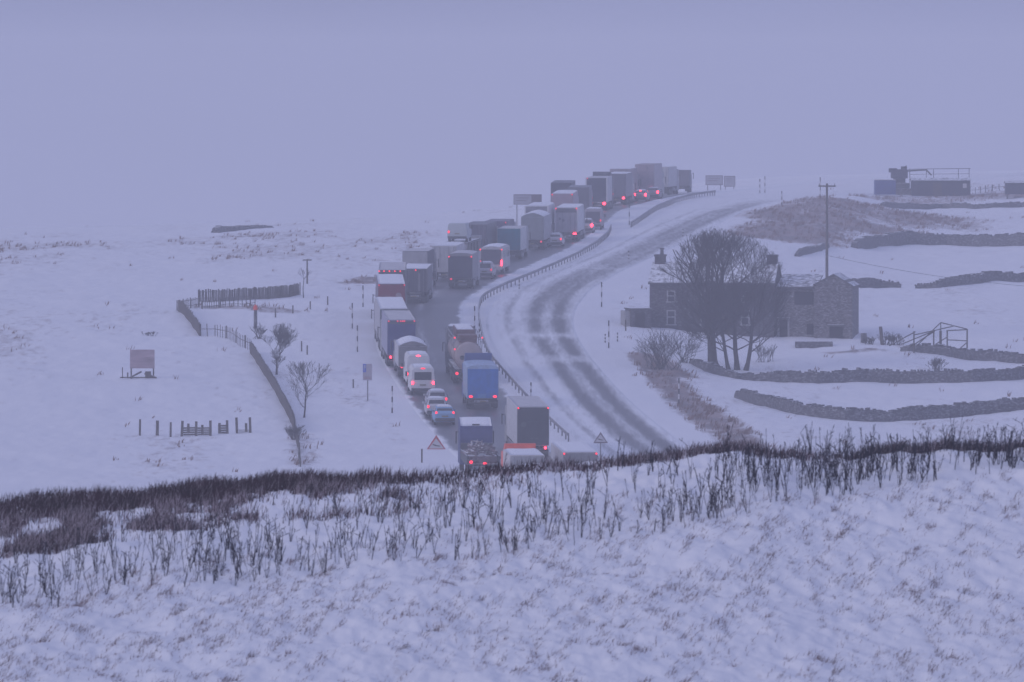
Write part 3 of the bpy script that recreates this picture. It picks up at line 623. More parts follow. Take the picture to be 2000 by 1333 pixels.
lorry(1287, 1112, 3.7, 11, 'very faint white lorry beside the tallest pale trailer', side=(.45,.45,.47), rear=(.4,.4,.42), top=0, lamps=(None, None), seed=28)
lorry(1328, 1140, 3.0, 9.5, 'last faint grey lorry over the brow, nearest the far road sign', side=(.12,.12,.14), rear=(.13,.12,.14), top=0, lamps=(None, None), seed=29, yaw=-.06, rigid=True, snow=None, cabh=2.4, rearstyle='plain')
car(869, 690, 'pale blue hatchback, rearmost of the three cars', c=(.2,.36,.55), lm=(RED, RED), lz=1.02)
car(853, 697.5, 'white estate car between the blue hatchback and the silver car', c=(.5,.5,.53), lm=(RED, DIM), snow=True, h=1.55)
car(855, 705, 'silver car, foremost of the three cars behind the vans', c=(.45,.46,.49), lm=(None, RED), h=1.55, brake=None)
van(826, 718.5, 'white van with a dark rear window, rearmost of the two vans', h=2.42)
van(817, 727, 'taller white van without rear window, just ahead of the other van', h=2.75, glass=False, lm=(REDHI, None), brake=REDHI)
car(946, 856, 'pale car beside the plain dark round-topped lorry', c=(.45,.44,.47), h=1.65, lm=(None, DIM), suv=1)
car(1083, 934, 'small white car below the two white trailers', c=(.6,.58,.6), lm=(None, RED))
car(1144, 972, 'white-roofed car with one bright red lamp just right of the white trailer', c=(.4,.36,.4), lm=(None, REDHI), h=1.6, ls=1.7)
van(1158, 981, 'dark van with a pale edged rear, ahead of the white-roofed car', c=(.3,.27,.31), h=2.45, glass=False, dark=(.07,.06,.09), lm=(None, DIM), brake=None)
car(1250, 1073, 'far car with lit brake bar below the tallest pale trailer, middle of three', c=(.25,.22,.25), lm=(REDHI, REDHI), brake=REDHI, ls=1.7)
car(1274, 1085, 'farthest car at the road edge, right of three by the tallest trailer', c=(.25,.22,.25), lm=(REDHI, REDHI), ls=1.6)
car(1224, 1071.5, 'far car tight against the dull grey trailer, left of three', c=(.25,.22,.25), lm=(REDHI, RED), ls=1.4)
# flatbed with a tipped heap of snow-dusted poles
fl = veh_root('flatbed_lorry', 944, 638, 10.5, 'flatbed lorry with a snow-capped navy cab, carrying bundled poles, nearest the verge sign', 'lorry')
navy = paint((.035,.045,.15))
B().box(-1.22,1.22,0,7.2,1.0,1.14,.02).done('load_bed', STEEL, fl)
hd = B().box(-1.22,1.22,7.22,7.32,1.15,2.2,.02).done('headboard', STEEL, fl)
cabo = B().prism([(7.6,.55),(10.0,.55),(10.05,1.2),(9.9,1.8),(9.6,3.7),(9.3,4.02),(7.65,3.46),(7.6,3.4)], -1.23, 1.23, 'x').done('cab', navy, fl)
B().box(-1.0,1.0,7.585,7.62,2.55,3.2,.01).done('cab_rear_panel', paint((.05,.06,.17)), fl)
B().box(-.3,.25,7.7,7.9,3.47,3.62,.02).done('roof_vent', STEEL, cabo)
cs_ = snow_sheet(cabo, -1.18, 1.18, 7.66, 9.28, lambda X: np.full(X.shape, 3.455), 31, .13)
for v in cs_.data.vertices: v.co.z += max(0, v.co.y - 7.66) * .34
B().quad((-1.1,9.9,1.85),(1.1,9.9,1.85),(1.0,9.55,3.2),(-1.0,9.55,3.2)).done('windscreen', GLASS, fl)
for s in (-1, 1):
    B().box(s*1.42-.05, s*1.42+.05, 9.2, 9.4, 2.0, 3.0,.03).tube((s*1.2,9.3,2.9),(s*1.4,9.3,2.9),.03).done('mirror', STEEL, fl)
    for y in (1.3, 2.6, 8.8): wheel(fl, s*1.02, y, .5)
    for x0 in (.0, .2): pass
    B().box(s*1.2-.03, s*1.2+.03, .05, 7.15, 1.15, 1.75).done('side_board', STEEL, fl)
B().box(-.95,-.75,.1,10,.75,.995).box(.75,.95,.1,10,.75,.995).done('chassis', STEEL, fl)
lamp(fl, -.92, -.05, 1.3, .26, .24, RED); lamp(fl, .12, -.05, 1.2, .3, .18, RED); plate(fl, -.05, .9)
ld = empty('pole_load', (0,0,0)); bpy.data.objects.remove(ld)
POLE = mat('snowy_poles', (.11,.075,.085), .8, var=.6, snow=.14, scale=3)
pb = B()
for k in range(120):
    a = rnd.uniform(-.5,.5); x = rnd.uniform(-1.0,1.0); y = rnd.uniform(.5,5.4); z = 1.25 + rnd.random() * 1.25 * (1-.25*abs(x))
    l = rnd.uniform(.8,1.7); dx = l*.5*rnd.uniform(-.35,.1); dz = l*.18*rnd.uniform(-.3,1); dx *= 2.2
    pb.tube((x-dx,y-l*.45,max(1.17,z-dz)),(x+dx,y+l*.45,max(1.2,z+dz)),rnd.uniform(.04,.09),seg=5)
pb.box(-1.05,1.05,.5,7.0,1.145,1.7)
pl = pb.done('pole_bundle', POLE)
tag(pl, 'heap of snow-dusted poles lying on the flatbed lorry', 'load'); pl.matrix_world = Matrix.Translation(fl.location) @ fl.rotation_euler.to_matrix().to_4x4()
# tanker
tk = veh_root('tanker_lorry', 915, 729, 13, 'tanker lorry with a cream round end and brown catwalk, ahead of the blue box lorry', 'lorry')
CREAM = paint((.36,.3,.3)); RUST = paint((.14,.075,.075))
n = 28; rt = 1.22; zc = 2.4
rings = []
for y, k in ((-.16,.55),(-.08,.85),(.02,1),(9.2,1),(9.32,.8)): rings.append([(rt*k*math.cos(2*math.pi*i/n), y, zc + rt*k*math.sin(2*math.pi*i/n)) for i in range(n)])
tkb = B().loft(rings).done('tank', CREAM, tk, True)
B().tube((0,.3,zc),(0,.42,zc),rt+.03,seg=28).tube((0,4.5,zc),(0,4.6,zc),rt+.03,seg=28).done('tank_band', RUST, tkb)
for x in (-.55,.0,.6): B().tube((x,-.2,zc-.1),(x,-.1,zc-.1),.2,seg=12).done('valve_cover', STEEL, tkb)
B().box(-.75,.75,.6,8.8,zc+rt-.1,zc+rt+.1).box(-.8,.8,1.0,2.6,zc+rt+.1,zc+rt+.5,.04).box(-.8,.8,4.2,8.6,zc+rt+.1,zc+rt+.7,.04).done('catwalk', RUST, tk)
snow_sheet(tk, -.7,.7,4.3,8.5, lambda X: np.full(X.shape, zc+rt+.7), 41, .1, 'catwalk_snow')
for s in (-1,1):
    r_ = B()
    for y in (.3,2.5,4.7,6.9,8.8): r_.tube((s*1.12,y,zc+.3),(s*1.2,y,zc+rt+.35),.03,seg=5)
    r_.tube((s*1.2,.3,zc+rt+.35),(s*1.2,8.8,zc+rt+.35),.03,seg=5).tube((s*1.17,.3,zc+rt-.1),(s*1.17,8.8,zc+rt-.1),.03,seg=5).done('handrail', GALV, tk)
    for k in range(3): wheel(tk, s*1.05, 1.4+1.3*k, .5)
    B().box(s*1.2-.03,s*1.2+.03,4.9,8.5,.6,1.05).done('side_guard', STEEL, tk)
    lamp(tk, s*1.18, .2, zc+rt+.36, .14,.14, RED, 'marker_lamp')
B().box(-1.15,1.15,.0,9.3,.85,1.3,.03).done('chassis', STEEL, tk)
B().box(-1.2,1.2,-.12,.0,.55,.85,.03).done('rear_bumper', STEEL, tk)
lamp(tk,-1.0,-.15,.95,.26,.24,RED); lamp(tk,.95,-.15,.95,.26,.24,RED); lamp(tk,-1.18,.1,3.0,.13,.13,RED,'marker_lamp')
plate(tk,-.14,.7)
tc_ = cab(tk, 9.9, 3.85, (.16,.17,.2), deflect=4.1)
snow_sheet(tc_, -1.05,1.05,9.95,11.3, lambda X: np.full(X.shape, 4.1), 42, .12)
# car transporter, a pale van riding on its upper deck
ct = veh_root('car_transporter', 893, 878, 14, 'dark car transporter frame with a pale silver van on its upper deck', 'lorry')
fb = B()
for s in (-1,1):
    for y in (.2,3,6,9): fb.tube((s*1.15,y,.8),(s*1.15,y,2.75),.08,seg=6)
    fb.box(s*1.2-.06,s*1.2+.06,.0,10.8,2.6,2.78).box(s*1.2-.06,s*1.2+.06,.0,10.8,.75,.95)
fb.box(-1.13,1.13,.1,10.7,2.62,2.72).box(-1.13,1.13,.1,10.7,.8,.9).done('deck_frame', STEEL, ct)
for s in (-1,1):
    for k in range(2): wheel(ct, s*1.0, 2.0+1.2*k, .42)
    lamp(ct, s*1.05, -.05, .9, .24,.2, DIM)
B().box(-1.2,1.2,-.05,.1,.5,.7,.02).done('rear_bumper', STEEL, ct); plate(ct,-.07,.62)
cab(ct, 11.1, 3.0, (.2,.2,.22))
rv = van(893, 878.2, 'pale silver van carried on the upper deck of the car transporter', c=(.42,.46,.48), h=1.98, w=1.03, L=5.2, glass=False, lm=(RED, None), brake=None)
rv.location.z += 2.72; rv['group'] = 'vehicles carried on the transporter'
lv = car(893, 879.2, 'dark hatchback on the lower deck of the car transporter', c=(.1,.1,.12), h=1.45, lm=(None,None), snow=False); lv.location.z += .9; lv['group'] = 'vehicles carried on the transporter'
# minibus with a pale outline
mb = veh_root('minibus', 959, 866, 8, 'dark-backed minibus with a pale outline and one bright double lamp', 'minibus')
pr = [(-1.2,.55),(1.2,.55),(1.22,1.4),(1.16,2.55),(.9,2.74),(0,2.82),(-.9,2.74),(-1.16,2.55),(-1.22,1.4)]
mbb = B().prism(pr, .03, 7.6).done('body', paint((.42,.41,.43)), mb)
B().box(-1.02,1.02,-.02,.05,1.0,2.5,.06).done('rear_door', paint((.075,.07,.1)), mb)
B().prism([(7.61,.6),(8.0,.7),(8.0,1.3),(7.61,2.5)], -1.1, 1.1, 'x').done('windscreen', GLASS, mb)
for s in (-1,1):
    wheel(mb, s*1.0, 1.6, .42); wheel(mb, s*1.0, 6.3, .42); lamp(mb, s*1.1, -.03, 2.5,.14,.14, RED,'marker_lamp')
    B().box(s*1.2-.02,s*1.2+.02,1.0,6.8,1.5,2.3).done('side_window', GLASS, mb)
    B().box(s*1.4-.05,s*1.4+.05,7.4,7.6,1.5,2.1,.02).tube((s*1.15,7.5,1.9),(s*1.4,7.5,1.9),.025,seg=5).done('mirror', STEEL, mb)
lamp(mb, 1.08,-.05,1.15,.22,.62,REDHI); lamp(mb,-1.08,-.05,1.15,.22,.5,DIM)
B().box(-1.15,1.15,-.06,.06,.45,.72,.03).done('rear_bumper', paint((.35,.34,.36)), mb); plate(mb,-.07,.6)
snow_sheet(mbb,-.9,.9,.1,7.3,lambda X: np.interp(np.abs(X),[0,.9],[2.82,2.735]),43,.05)
#PART3
# ------------------------------------------------------------------ trees and shrubs
def tubes_mesh(name, segs, m, parent=None, sides=4):
    """many tapered branch pieces in one mesh"""
    A = np.array([s[0] for s in segs], float); Bq = np.array([s[1] for s in segs], float)
    r0 = np.array([s[2] for s in segs]); r1 = np.array([s[3] for s in segs])
    D = Bq - A; D /= np.linalg.norm(D, axis=1, keepdims=True) + 1e-9
    up = np.where(np.abs(D[:, 2:3]) > .9, np.array([[1., 0, 0]]), np.array([[0, 0, 1.]]))
    u = np.cross(D, up); u /= np.linalg.norm(u, axis=1, keepdims=True); v = np.cross(D, u)
    V = []
    for P_, r in ((A, r0), (Bq, r1)):
        for k in range(sides):
            a = 2 * math.pi * k / sides
            V.append(P_ + r[:, None] * (u * math.cos(a) + v * math.sin(a)))
    V = np.stack(V, 1); ns = len(segs); base = (np.arange(ns) * 2 * sides)[:, None]
    Q = np.concatenate([base + np.array([[k, (k + 1) % sides, sides + (k + 1) % sides, sides + k]]) for k in range(sides)], 0)
    return np_mesh(name, V.reshape(-1, 3), Q, m, parent)
ENV = [None]
def grow(segs, p, d, L, r, lev, rg, spread=.55, up=.12, droop=0.0, nseg=4, kids=(2, 3), minr=.011):
    p = np.array(p, float); d = np.array(d, float); d /= np.linalg.norm(d)
    rr = r
    for i in range(nseg):
        d = d + np.array([rg.gauss(0, .13), rg.gauss(0, .13), rg.gauss(0, .09) + up - droop]); d /= np.linalg.norm(d)
        q = p + d * L / nseg; r2 = max(minr, r * (1 - .42 * (i + 1) / nseg))
        if ENV[0] is not None:
            e_ = ENV[0]
            if ((q[0]-e_[0])/e_[2])**2 + (q[1]/e_[2])**2 + ((q[2]-e_[1])/e_[3])**2 > rg.uniform(.86, 1.06): return
        segs.append((p, q, rr, r2)); p, rr = q, r2
        if lev > 0 and i >= (1 if nseg > 2 else 0):
            for _ in range(rg.randint(*kids) if i == nseg - 1 else rg.randint(0, 2)):
                a = rg.uniform(0, 2 * math.pi); s = spread * rg.uniform(.6, 1.25)
                e = np.array([math.cos(a), math.sin(a), rg.uniform(-.25, .35)]); e = d * math.cos(s) + e * math.sin(s)
                grow(segs, p, e, L * rg.uniform(.55, .78), max(minr, rr * rg.uniform(.5, .72)), lev - 1, rg, spread, up, droop, max(2, nseg - 1), kids, minr)
def tree(name, px, py, label, stems, seed, lev=4, group=None, m=BARK, **kw):
    base = at(px, py); base.z -= .1
    t = empty(name, base); tag(t, label, 'tree', group)
    rg = random.Random(seed)
    trunk, crown = [], []
    for (x, y, d, h, r) in stems:
        p = np.array([x, y, 0.]); dd = np.array(d, float); dd /= np.linalg.norm(dd); rr = r
        for i in range(5):
            dd = dd + np.array([rg.gauss(0, .05), rg.gauss(0, .05), .05]); dd /= np.linalg.norm(dd)
            q = p + dd * h / 5; r2 = r * (1 - .35 * (i + 1) / 5); trunk.append((p, q, rr * (1.35 if i == 0 else 1), r2)); p, rr = q, r2
            if i >= 1 and lev >= 3:
                for _ in range(kw.get('low', 1)):
                    a = rg.uniform(0, 6.28); grow(crown, p, (math.cos(a), math.sin(a), .45), h * .62 * rg.uniform(.6, 1), rr * .4, lev - 1, rg, .5, .1)
        for _ in range(kw.get('n', 5)):
            a = rg.uniform(0, 6.28); s = rg.uniform(.15, .85)
            grow(crown, p, dd * math.cos(s) + np.array([math.cos(a), math.sin(a), 0]) * math.sin(s), kw.get('L', h * .8) * rg.uniform(.8, 1.15), rr * .6, lev, rg, kw.get('spread', .5), kw.get('up', .09))
    tubes_mesh('trunk', trunk, m, t, 8); tubes_mesh('crown', crown, m, t, 3)
    return t
ENV[0] = (.75, 6.5, 6.3, 6.1)
tree('broad_tree', 1393, 720, 'largest bare tree with the thickest single trunk, in front of the farmhouse', [(0, 0, (-.03, 0, 1), 4.0, .46)], 5, lev=5, n=11, L=4.4, low=3, spread=.58)
ENV[0] = (-1.3, 6.5, 6.3, 6.0)
tree('forked_tree', 1440, 724, 'bare tree of three slim stems leaning apart, right of the thickest trunk', [(-.75, 0, (-.16, .1, 1), 4.4, .17), (0, .3, (.05, 0, 1), 4.6, .23), (.75, -.1, (.3, .05, 1), 4.2, .2)], 11, lev=5, n=4, L=4.0, low=2, spread=.58)
ENV[0] = None
tree('young_tree', 540, 731, 'small bare tree with a wide low crown, upper of two beside the slatted fence', [(0, 0, (.02, 0, 1), 1.2, .1)], 21, lev=4, n=6, L=1.3, low=1, spread=.6, group='bare saplings by the slatted fence')
tree('young_tree', 594, 818, 'slim bare tree with a narrow crown, lower of two beside the slatted fence', [(0, 0, (-.02, 0, 1), 2.2, .075)], 23, lev=3, n=5, L=1.2, low=2, spread=.5, group='bare saplings by the slatted fence')
tree('dead_sapling', 593, 582, 'spindly dead sapling standing below the T-topped pole', [(0, 0, (.0, 0, 1), 1.9, .05)], 25, lev=2, n=4, L=.6)
def shrub(name, px, py, label, wd, h, n, seed, m=BARK, group=None):
    base = at(px, py); base.z -= .05; rg = random.Random(seed); seg = []
    for k in range(n):
        a = rg.uniform(0, 6.28); rr = rg.uniform(0, .35) * wd
        grow(seg, (rr * math.cos(a), rr * math.sin(a) * .6, 0), (rg.uniform(-.8, .8), rg.uniform(-.6, .6), 1), h * rg.uniform(.35, .6), .03, 2, rg, .6, .06, nseg=3)
    o = tubes_mesh(name, seg, m, None, 3); o.location = base; return tag(o, label, 'shrub', group)
shrub('bare_shrub', 1292, 722, 'large tangled bare shrub where the lane meets the brown bank', 4.4, 3.2, 46, 31)
shrub('bare_shrub', 1335, 712, 'thinner bare shrub between the tangled shrub and the thick trunk', 2.6, 2.6, 16, 32)
shrub('bare_shrub', 1488, 706, 'low sprawling bare shrub right of the three-stemmed tree', 3.0, 1.5, 14, 33)
shrub('bare_shrub', 505, 662, 'scrubby bush on rough ground below the red-topped post', 1.5, 1.3, 14, 34)
shrub('scrub', 1745, 672, 'dark scrub heaped below the timber frame, right of the leaning post', 3.4, 1.0, 40, 35)
shrub('scrub', 1700, 672, 'small scrub patch against the right corner of the farmhouse', 1.4, .7, 20, 36)
shrub('scrub', 1828, 722, 'small dark bush rising over the upper of the two long walls', 1.5, 1.0, 26, 37)
shrub('scrub', 578, 860, 'straggly weeds at the bottom end of the slatted fence', 1.4, 1.2, 26, 38)
shrub('scrub', 290, 656, 'flattened dark brush lying on the snow above the billboard', 2.0, .4, 16, 39)

# ------------------------------------------------------------------ dry stone walls
def resample(pts, step):
    out_ = []
    for (a, b) in zip(pts, pts[1:]):
        n_ = max(1, int(math.hypot(b[0]-a[0], b[1]-a[1]) / step))
        out_ += [(a[0] + (b[0]-a[0])*k/n_, a[1] + (b[1]-a[1])*k/n_) for k in range(n_)]
    return out_ + [pts[-1]]
def stone_wall(label, pix, h, seed, th=.5, cope=True, taper=0.0):
    pts = resample([tuple(at(x, y).xy) for x, y in pix], .28)
    P_ = np.array(pts); n_ = len(P_); T = np.gradient(P_, axis=0); T /= np.linalg.norm(T, axis=1, keepdims=True); Nn = np.stack([-T[:, 1], T[:, 0]], 1)
    Z = H(P_[:, 0], P_[:, 1]); s = np.arange(n_) * .28
    hh = h * (.74 + .5 * fbm(s / 2.6, s * 0, seed) + .12 * (vnoise(s / .5, s * 0, seed + 5) - .5)); endf = np.clip((np.minimum(s, s[-1] - s) + .5) / 5.0, 0, 1) ** .7; hh = hh * (.3 + .7 * endf) * (1 - taper * s / s[-1])
    lv = [(-.5, th*.62), (.25, th*.58), (.55, th*.52), (.8, th*.48), (1.0, th*.4)]
    rings = []
    for sd in (1, -1):
        for f, wv in (lv if sd == 1 else lv[::-1]):
            j = .05 * (vnoise(s / .4, s * 0 + f * 7, seed + 2) - .5)
            zz = Z + hh * f if f > 0 else Z - .5
            rings.append(np.stack([P_[:, 0] + sd * Nn[:, 0] * (wv + j), P_[:, 1] + sd * Nn[:, 1] * (wv + j), zz], -1))
    V = np.stack(rings, 1); k = V.shape[1]; i = np.arange(n_ * k).reshape(n_, k)
    q = [np.stack([i[:-1, a], i[:-1, (a+1) % k], i[1:, (a+1) % k], i[1:, a]], -1) for a in range(k)]
    caps = []
    for e in (0, n_ - 1):
        for a in range(k // 2 - 1): caps.append([i[e, a], i[e, a+1], i[e, k-2-a], i[e, k-1-a]])
    o = np_mesh('dry_stone_wall', V.reshape(-1, 3), np.concatenate(q + [np.array(caps)]), STONE)
    tag(o, label, 'stone wall', 'dry stone walls across the fields')
    if cope:
        b = B(); rg = random.Random(seed)
        for a in range(0, n_ - 1):
            if rg.random() < .16: continue
            ang = math.atan2(T[a, 1], T[a, 0])
            M4 = Matrix.Translation((P_[a, 0], P_[a, 1], Z[a] + hh[a] - .05)) @ Matrix.Rotation(ang + rg.gauss(0, .12), 4, 'Z') @ Matrix.Rotation(rg.gauss(0, .18), 4, 'Y')
            hx = rg.uniform(.08, .14); b.box(-hx, hx, -th*.42, th*.42, 0, rg.uniform(.12, .24), 0, M4)
        b.done('coping_stones', STONE, o)
    return o
stone_wall('lower long stone wall on the right, nearest the brown foreground grass', [(1440,775),(1480,790),(1560,808),(1650,820),(1740,823),(1840,815),(1920,807),(2010,800),(2120,790)], .95, 1)
stone_wall('upper of the two long stone walls, running right from the big trees', [(1452,742),(1500,745),(1600,749),(1700,747),(1800,748),(1900,747),(1960,742),(2010,737),(2110,730)], 1.02, 2)
stone_wall('collapsed low wall end at the foot of the big trees', [(1352,714),(1385,727),(1420,736),(1448,741)], .75, 3)
stone_wall('overgrown sagging wall descending right from below the timber frame', [(1762,684),(1800,688),(1850,694),(1900,703),(1950,707),(2010,712),(2100,716)], .85, 4)
stone_wall('stone wall stub between the farmhouse and the field gateway', [(1640,560),(1680,561),(1720,561),(1760,562)], 1.0, 5)
stone_wall('field wall right of the snowy gateway gap', [(1788,564),(1830,564),(1880,558),(1940,552),(2010,549),(2110,545)], .92, 6)
stone_wall('upper field wall curving away behind the utility pole', [(1668,486),(1710,482),(1770,479),(1850,480),(1930,480),(2010,480),(2110,480)], 1.25, 7, .7)
stone_wall('short tumbled wall running up to the utility pole base', [(1556,500),(1575,495),(1598,489),(1616,482)], .55, 8)
stone_wall('thin wall along the bottom of the scrapyard on the hilltop', [(1722,403),(1780,408),(1840,407),(1900,408),(1950,406),(2010,402),(2110,398)], .55, 9)
stone_wall('ruined wall on the skyline of the left moor', [(420,455),(432,452),(480,449),(530,446)], .8, 10, .8, taper=.75)

# ------------------------------------------------------------------ farmhouse
hp = atd(1390, 785, False)
fh = empty('farmhouse', (hp.x, hp.y, hp.z - .1), (0, 0, -.13)); tag(fh, 'dark stone farmhouse with two chimneys behind the big bare trees', 'house')
hw, hd, he, hr = 5.75, 7.0, 4.75, 6.35
B().prism([(0, -1.2), (hd, -1.2), (hd, he), (hd/2, hr), (0, he)], -hw, hw, 'x').done('wall', STONEH, fh)
rf = B().prism([(-.3, he - .12), (hd/2, hr + .1), (hd + .3, he - .12), (hd + .3, he + .03), (hd/2, hr + .27), (-.3, he + .03)], -hw - .12, hw + .12, 'x').done('roof', SLATE, fh)
for x, pot in ((-hw + .6, 1), (hw - .5, 0)):
    b = B().box(x - .48, x + .48, hd/2 - .45, hd/2 + .45, hr - .6, hr + .95, .02).box(x - .55, x + .55, hd/2 - .52, hd/2 + .52, hr + .8, hr + .93)
    c_ = b.done('chimney', STONEH, rf)
    if pot: B().tube((x + .15, hd/2, hr + .95), (x + .15, hd/2, hr + 1.5), .17, .14, 10).tube((x + .15, hd/2, hr + 1.42), (x + .15, hd/2, hr + 1.55), .22, .22, 10).done('chimney_pot', STONE, c_)
snow_sheet(rf, hw - .22, hw + .1, .0, hd/2 - .1, lambda X: np.full(X.shape, 0.0), 3, .06, 'verge_snow').location = (0, 0, 0)
o_ = rf.children[-1]
for v in o_.data.vertices: v.co.z += he + .06 + (v.co.y + .3) * (hr - he + .22) / (hd/2 + .3)
FRAME = mat('pale_window_frame', (.3, .3, .31), .6)
def window(x, z, wd, ht_, parent, y=0.0):
    f = B().box(x - wd/2, x - wd/2 + .12, y - .07, y + .04, z, z + ht_).box(x + wd/2 - .12, x + wd/2, y - .07, y + .04, z, z + ht_).box(x - wd/2 + .12, x + wd/2 - .12, y - .07, y + .04, z + ht_ - .12, z + ht_).box(x - wd/2 + .12, x + wd/2 - .12, y - .07, y + .04, z + ht_*.5 - .06, z + ht_*.5 + .06).box(x - wd/2 - .08, x + wd/2 + .08, y - .14, y + .04, z - .12, z - .005).done('window', FRAME, parent)
    B().box(x - wd/2 + .12, x + wd/2 - .12, y - .03, y + .02, z, z + ht_ - .12).done('pane', GLASS, f)
for x in (-3.75, -.6, 3.1):
    window(x, .95, .85, 1.3, fh); window(x, 3.05, .8, 1.0, fh)
B().box(.9, 1.85, -.06, .05, -.3, 1.95, .02).done('door', WOOD, fh)
# rear wing with its own gables, built against the right end
ex = empty('barn_wing', (0, 0, 0)); ep = atd(1640, 778, False)
fx0 = 5.95
bw = B()
bw.prism([(fx0, -1.5), (fx0 + 3.75, -1.5), (fx0 + 3.75, 4.25), (fx0, 4.25)], .9, 6.6)
bw.done('link_wall', STONEG, fh)
B().prism([(.5, 4.27), (6.8, 5.3), (6.8, 5.45), (.5, 4.42)], fx0 - .02, fx0 + 3.7, 'x').done('link_roof', mat('bare_slate', (.075, .07, .08), .7, var=.4, snow=.06, scale=2.5), fh)
bpy.data.objects.remove(ex)
gx0, gx1 = fx0 + 3.5, fx0 + 7.0; gm = (gx0 + gx1)/2
B().prism([(gx0, -1.9), (gx1, -1.9), (gx1, 4.35), (gx1 - .55, 4.95), (gm, 5.4), (gx0 + .5, 4.95), (gx0, 4.45)], .35, 6.9).done('gable_wall', STONEG, fh)
B().prism([(gx0 - .12, 4.52), (gm, 5.47), (gx1 + .12, 4.4), (gx1 + .12, 4.5), (gm, 5.62), (gx0 - .12, 4.64)], .3, 7.0).done('gable_roof', SLATE, fh)
DARK = mat('dark_opening_boards', (.018, .017, .022), .9)
def opening(nm, x0, x1, z0, z1, y, m=DARK): return B().box(x0, x1, y - .05, y + .06, z0, z1, .01).done(nm, m, fh)
opening('loft_hatch', fx0 + 1.6, fx0 + 3.35, 2.75, 3.95, .9)
d1 = opening('door', fx0 + .25, fx0 + .95, -.75, 1.35, .9); B().box(fx0 + .0, fx0 + 1.25, .25, .84, 1.42, 1.56, .02).done('door_canopy', CAPS, fh)
B().box(fx0 + .05, fx0 + .22, .82, .95, -.75, 1.4).box(fx0 + .98, fx0 + 1.15, .82, .95, -.75, 1.4).done('door_frame', FRAME, fh)
opening('window', fx0 + 2.75, fx0 + 3.35, .0, 1.0, .9)
opening('door', gx0 + 1.4, gx0 + 2.6, -1.2, .75, .35); B().box(gx0 + 1.2, gx0 + 2.8, -.15, .3, .82, .96, .02).done('door_canopy', CAPS, fh)
tp = atd(1590, 776, False)
tr = empty('stone_trough', (tp.x, tp.y, tp.z - .15)); tag(tr, 'low stone trough with snow on it in front of the farmhouse door', 'trough')
B().box(-1.7, 1.7, 0, .25, 0, .62, .03).box(-1.7, -1.45, .26, 1.0, 0, .6, .03).box(1.45, 1.7, .26, 1.0, 0, .6, .03).box(-1.7, 1.7, 1.01, 1.25, 0, .62, .03).done('trough_wall', STONE, tr)
snow_sheet(tr, -1.44, 1.44, .26, 1.0, lambda X: np.full(X.shape, .4), 5, .2, 'lying_snow')
sp_ = atd(1252, 783, False)
sh = empty('lean_to_shed', (sp_.x, sp_.y, sp_.z - .1), (0, 0, .16)); tag(sh, 'small flat-roofed stone shed at the left end of the farmhouse', 'shed')
B().box(-.95, .95, .0, 3.0, -.6, 1.75).done('wall', STONEH, sh); B().box(-1.05, 1.05, -.12, 3.1, 1.76, 1.88, .01).done('roof', SLATE, sh)
B().box(-.55, .35, -.05, .05, -.1, 1.45).done('door', DARK, sh)
B().box(-1.45, -.96, .3, 2.6, -.6, 1.62).done('side_wall', mat('pale_render', (.3, .3, .31), .9), sh)
# ------------------------------------------------------------------ poles, frames, fences
def lean(b, p0, p1, r): return b.tube(p0, p1, r, r * .85, 6)
up_ = at(1614, 541)
upx = atd(1615, 890, False)
po = empty('utility_pole', upx); tag(po, 'tall wooden utility pole with a short crossarm behind the farmhouse', 'utility pole')
B().tube((0, 0, -.5), (0, 0, 10.1), .16, .11, 8).done('pole', WOOD, po)
B().box(-.9, .9, -.07, .07, 9.75, 9.9).done('crossarm', WOOD, po)
for x in (-.8, 0, .8): B().tube((x, 0, 9.9), (x, 0, 10.12), .05, .04, 6).done('insulator', GALV, po)
def cable(a, b_, sag, m=STEEL, parent=None, nm='cable'):
    pts = [a.lerp(b_, k/14) - Vector((0, 0, sag * 4 * (k/14) * (1 - k/14))) for k in range(15)]
    bb = B()
    for p, q in zip(pts, pts[1:]): bb.tube(p, q, .022, seg=5)
    return bb.done(nm, m, parent)
e0 = atd(2120, 815, False) - upx
cable(Vector((0, -.1, 2.6)), e0 + Vector((0, 0, 3.0)), .6, parent=po)
def post(px, y0, y1, name, label, cat, group, r=.05, m=WOOD, sides=6, tilt=0.0):
    p = at(px, y1); h = (y1 - y0) / ppm(p.y)
    b = B().tube((0, 0, -.3), (tilt * h, 0, h), r, r * .92, sides)
    o = b.done(name, m); o.location = p; return tag(o, label, cat, group), p, h
BLK = mat('black_band', (.02, .02, .022), .6, snow=0); WBAND = mat('white_band', (.6, .6, .62), .5)
def marker(px, y0, y1, label):
    p = at(px, y1); h = (y1 - y0) / ppm(p.y)
    t = empty('snow_marker_pole', p); tag(t, label, 'snow pole', 'black and white snow poles along the road')
    n_ = 5
    for k in range(n_):
        B().tube((0, 0, h*k/n_ - (.3 if k == 0 else 0)), (0, 0, h*(k+1)/n_), .058, seg=8).done('band', BLK if k % 2 == 0 else WBAND, t)
    return t
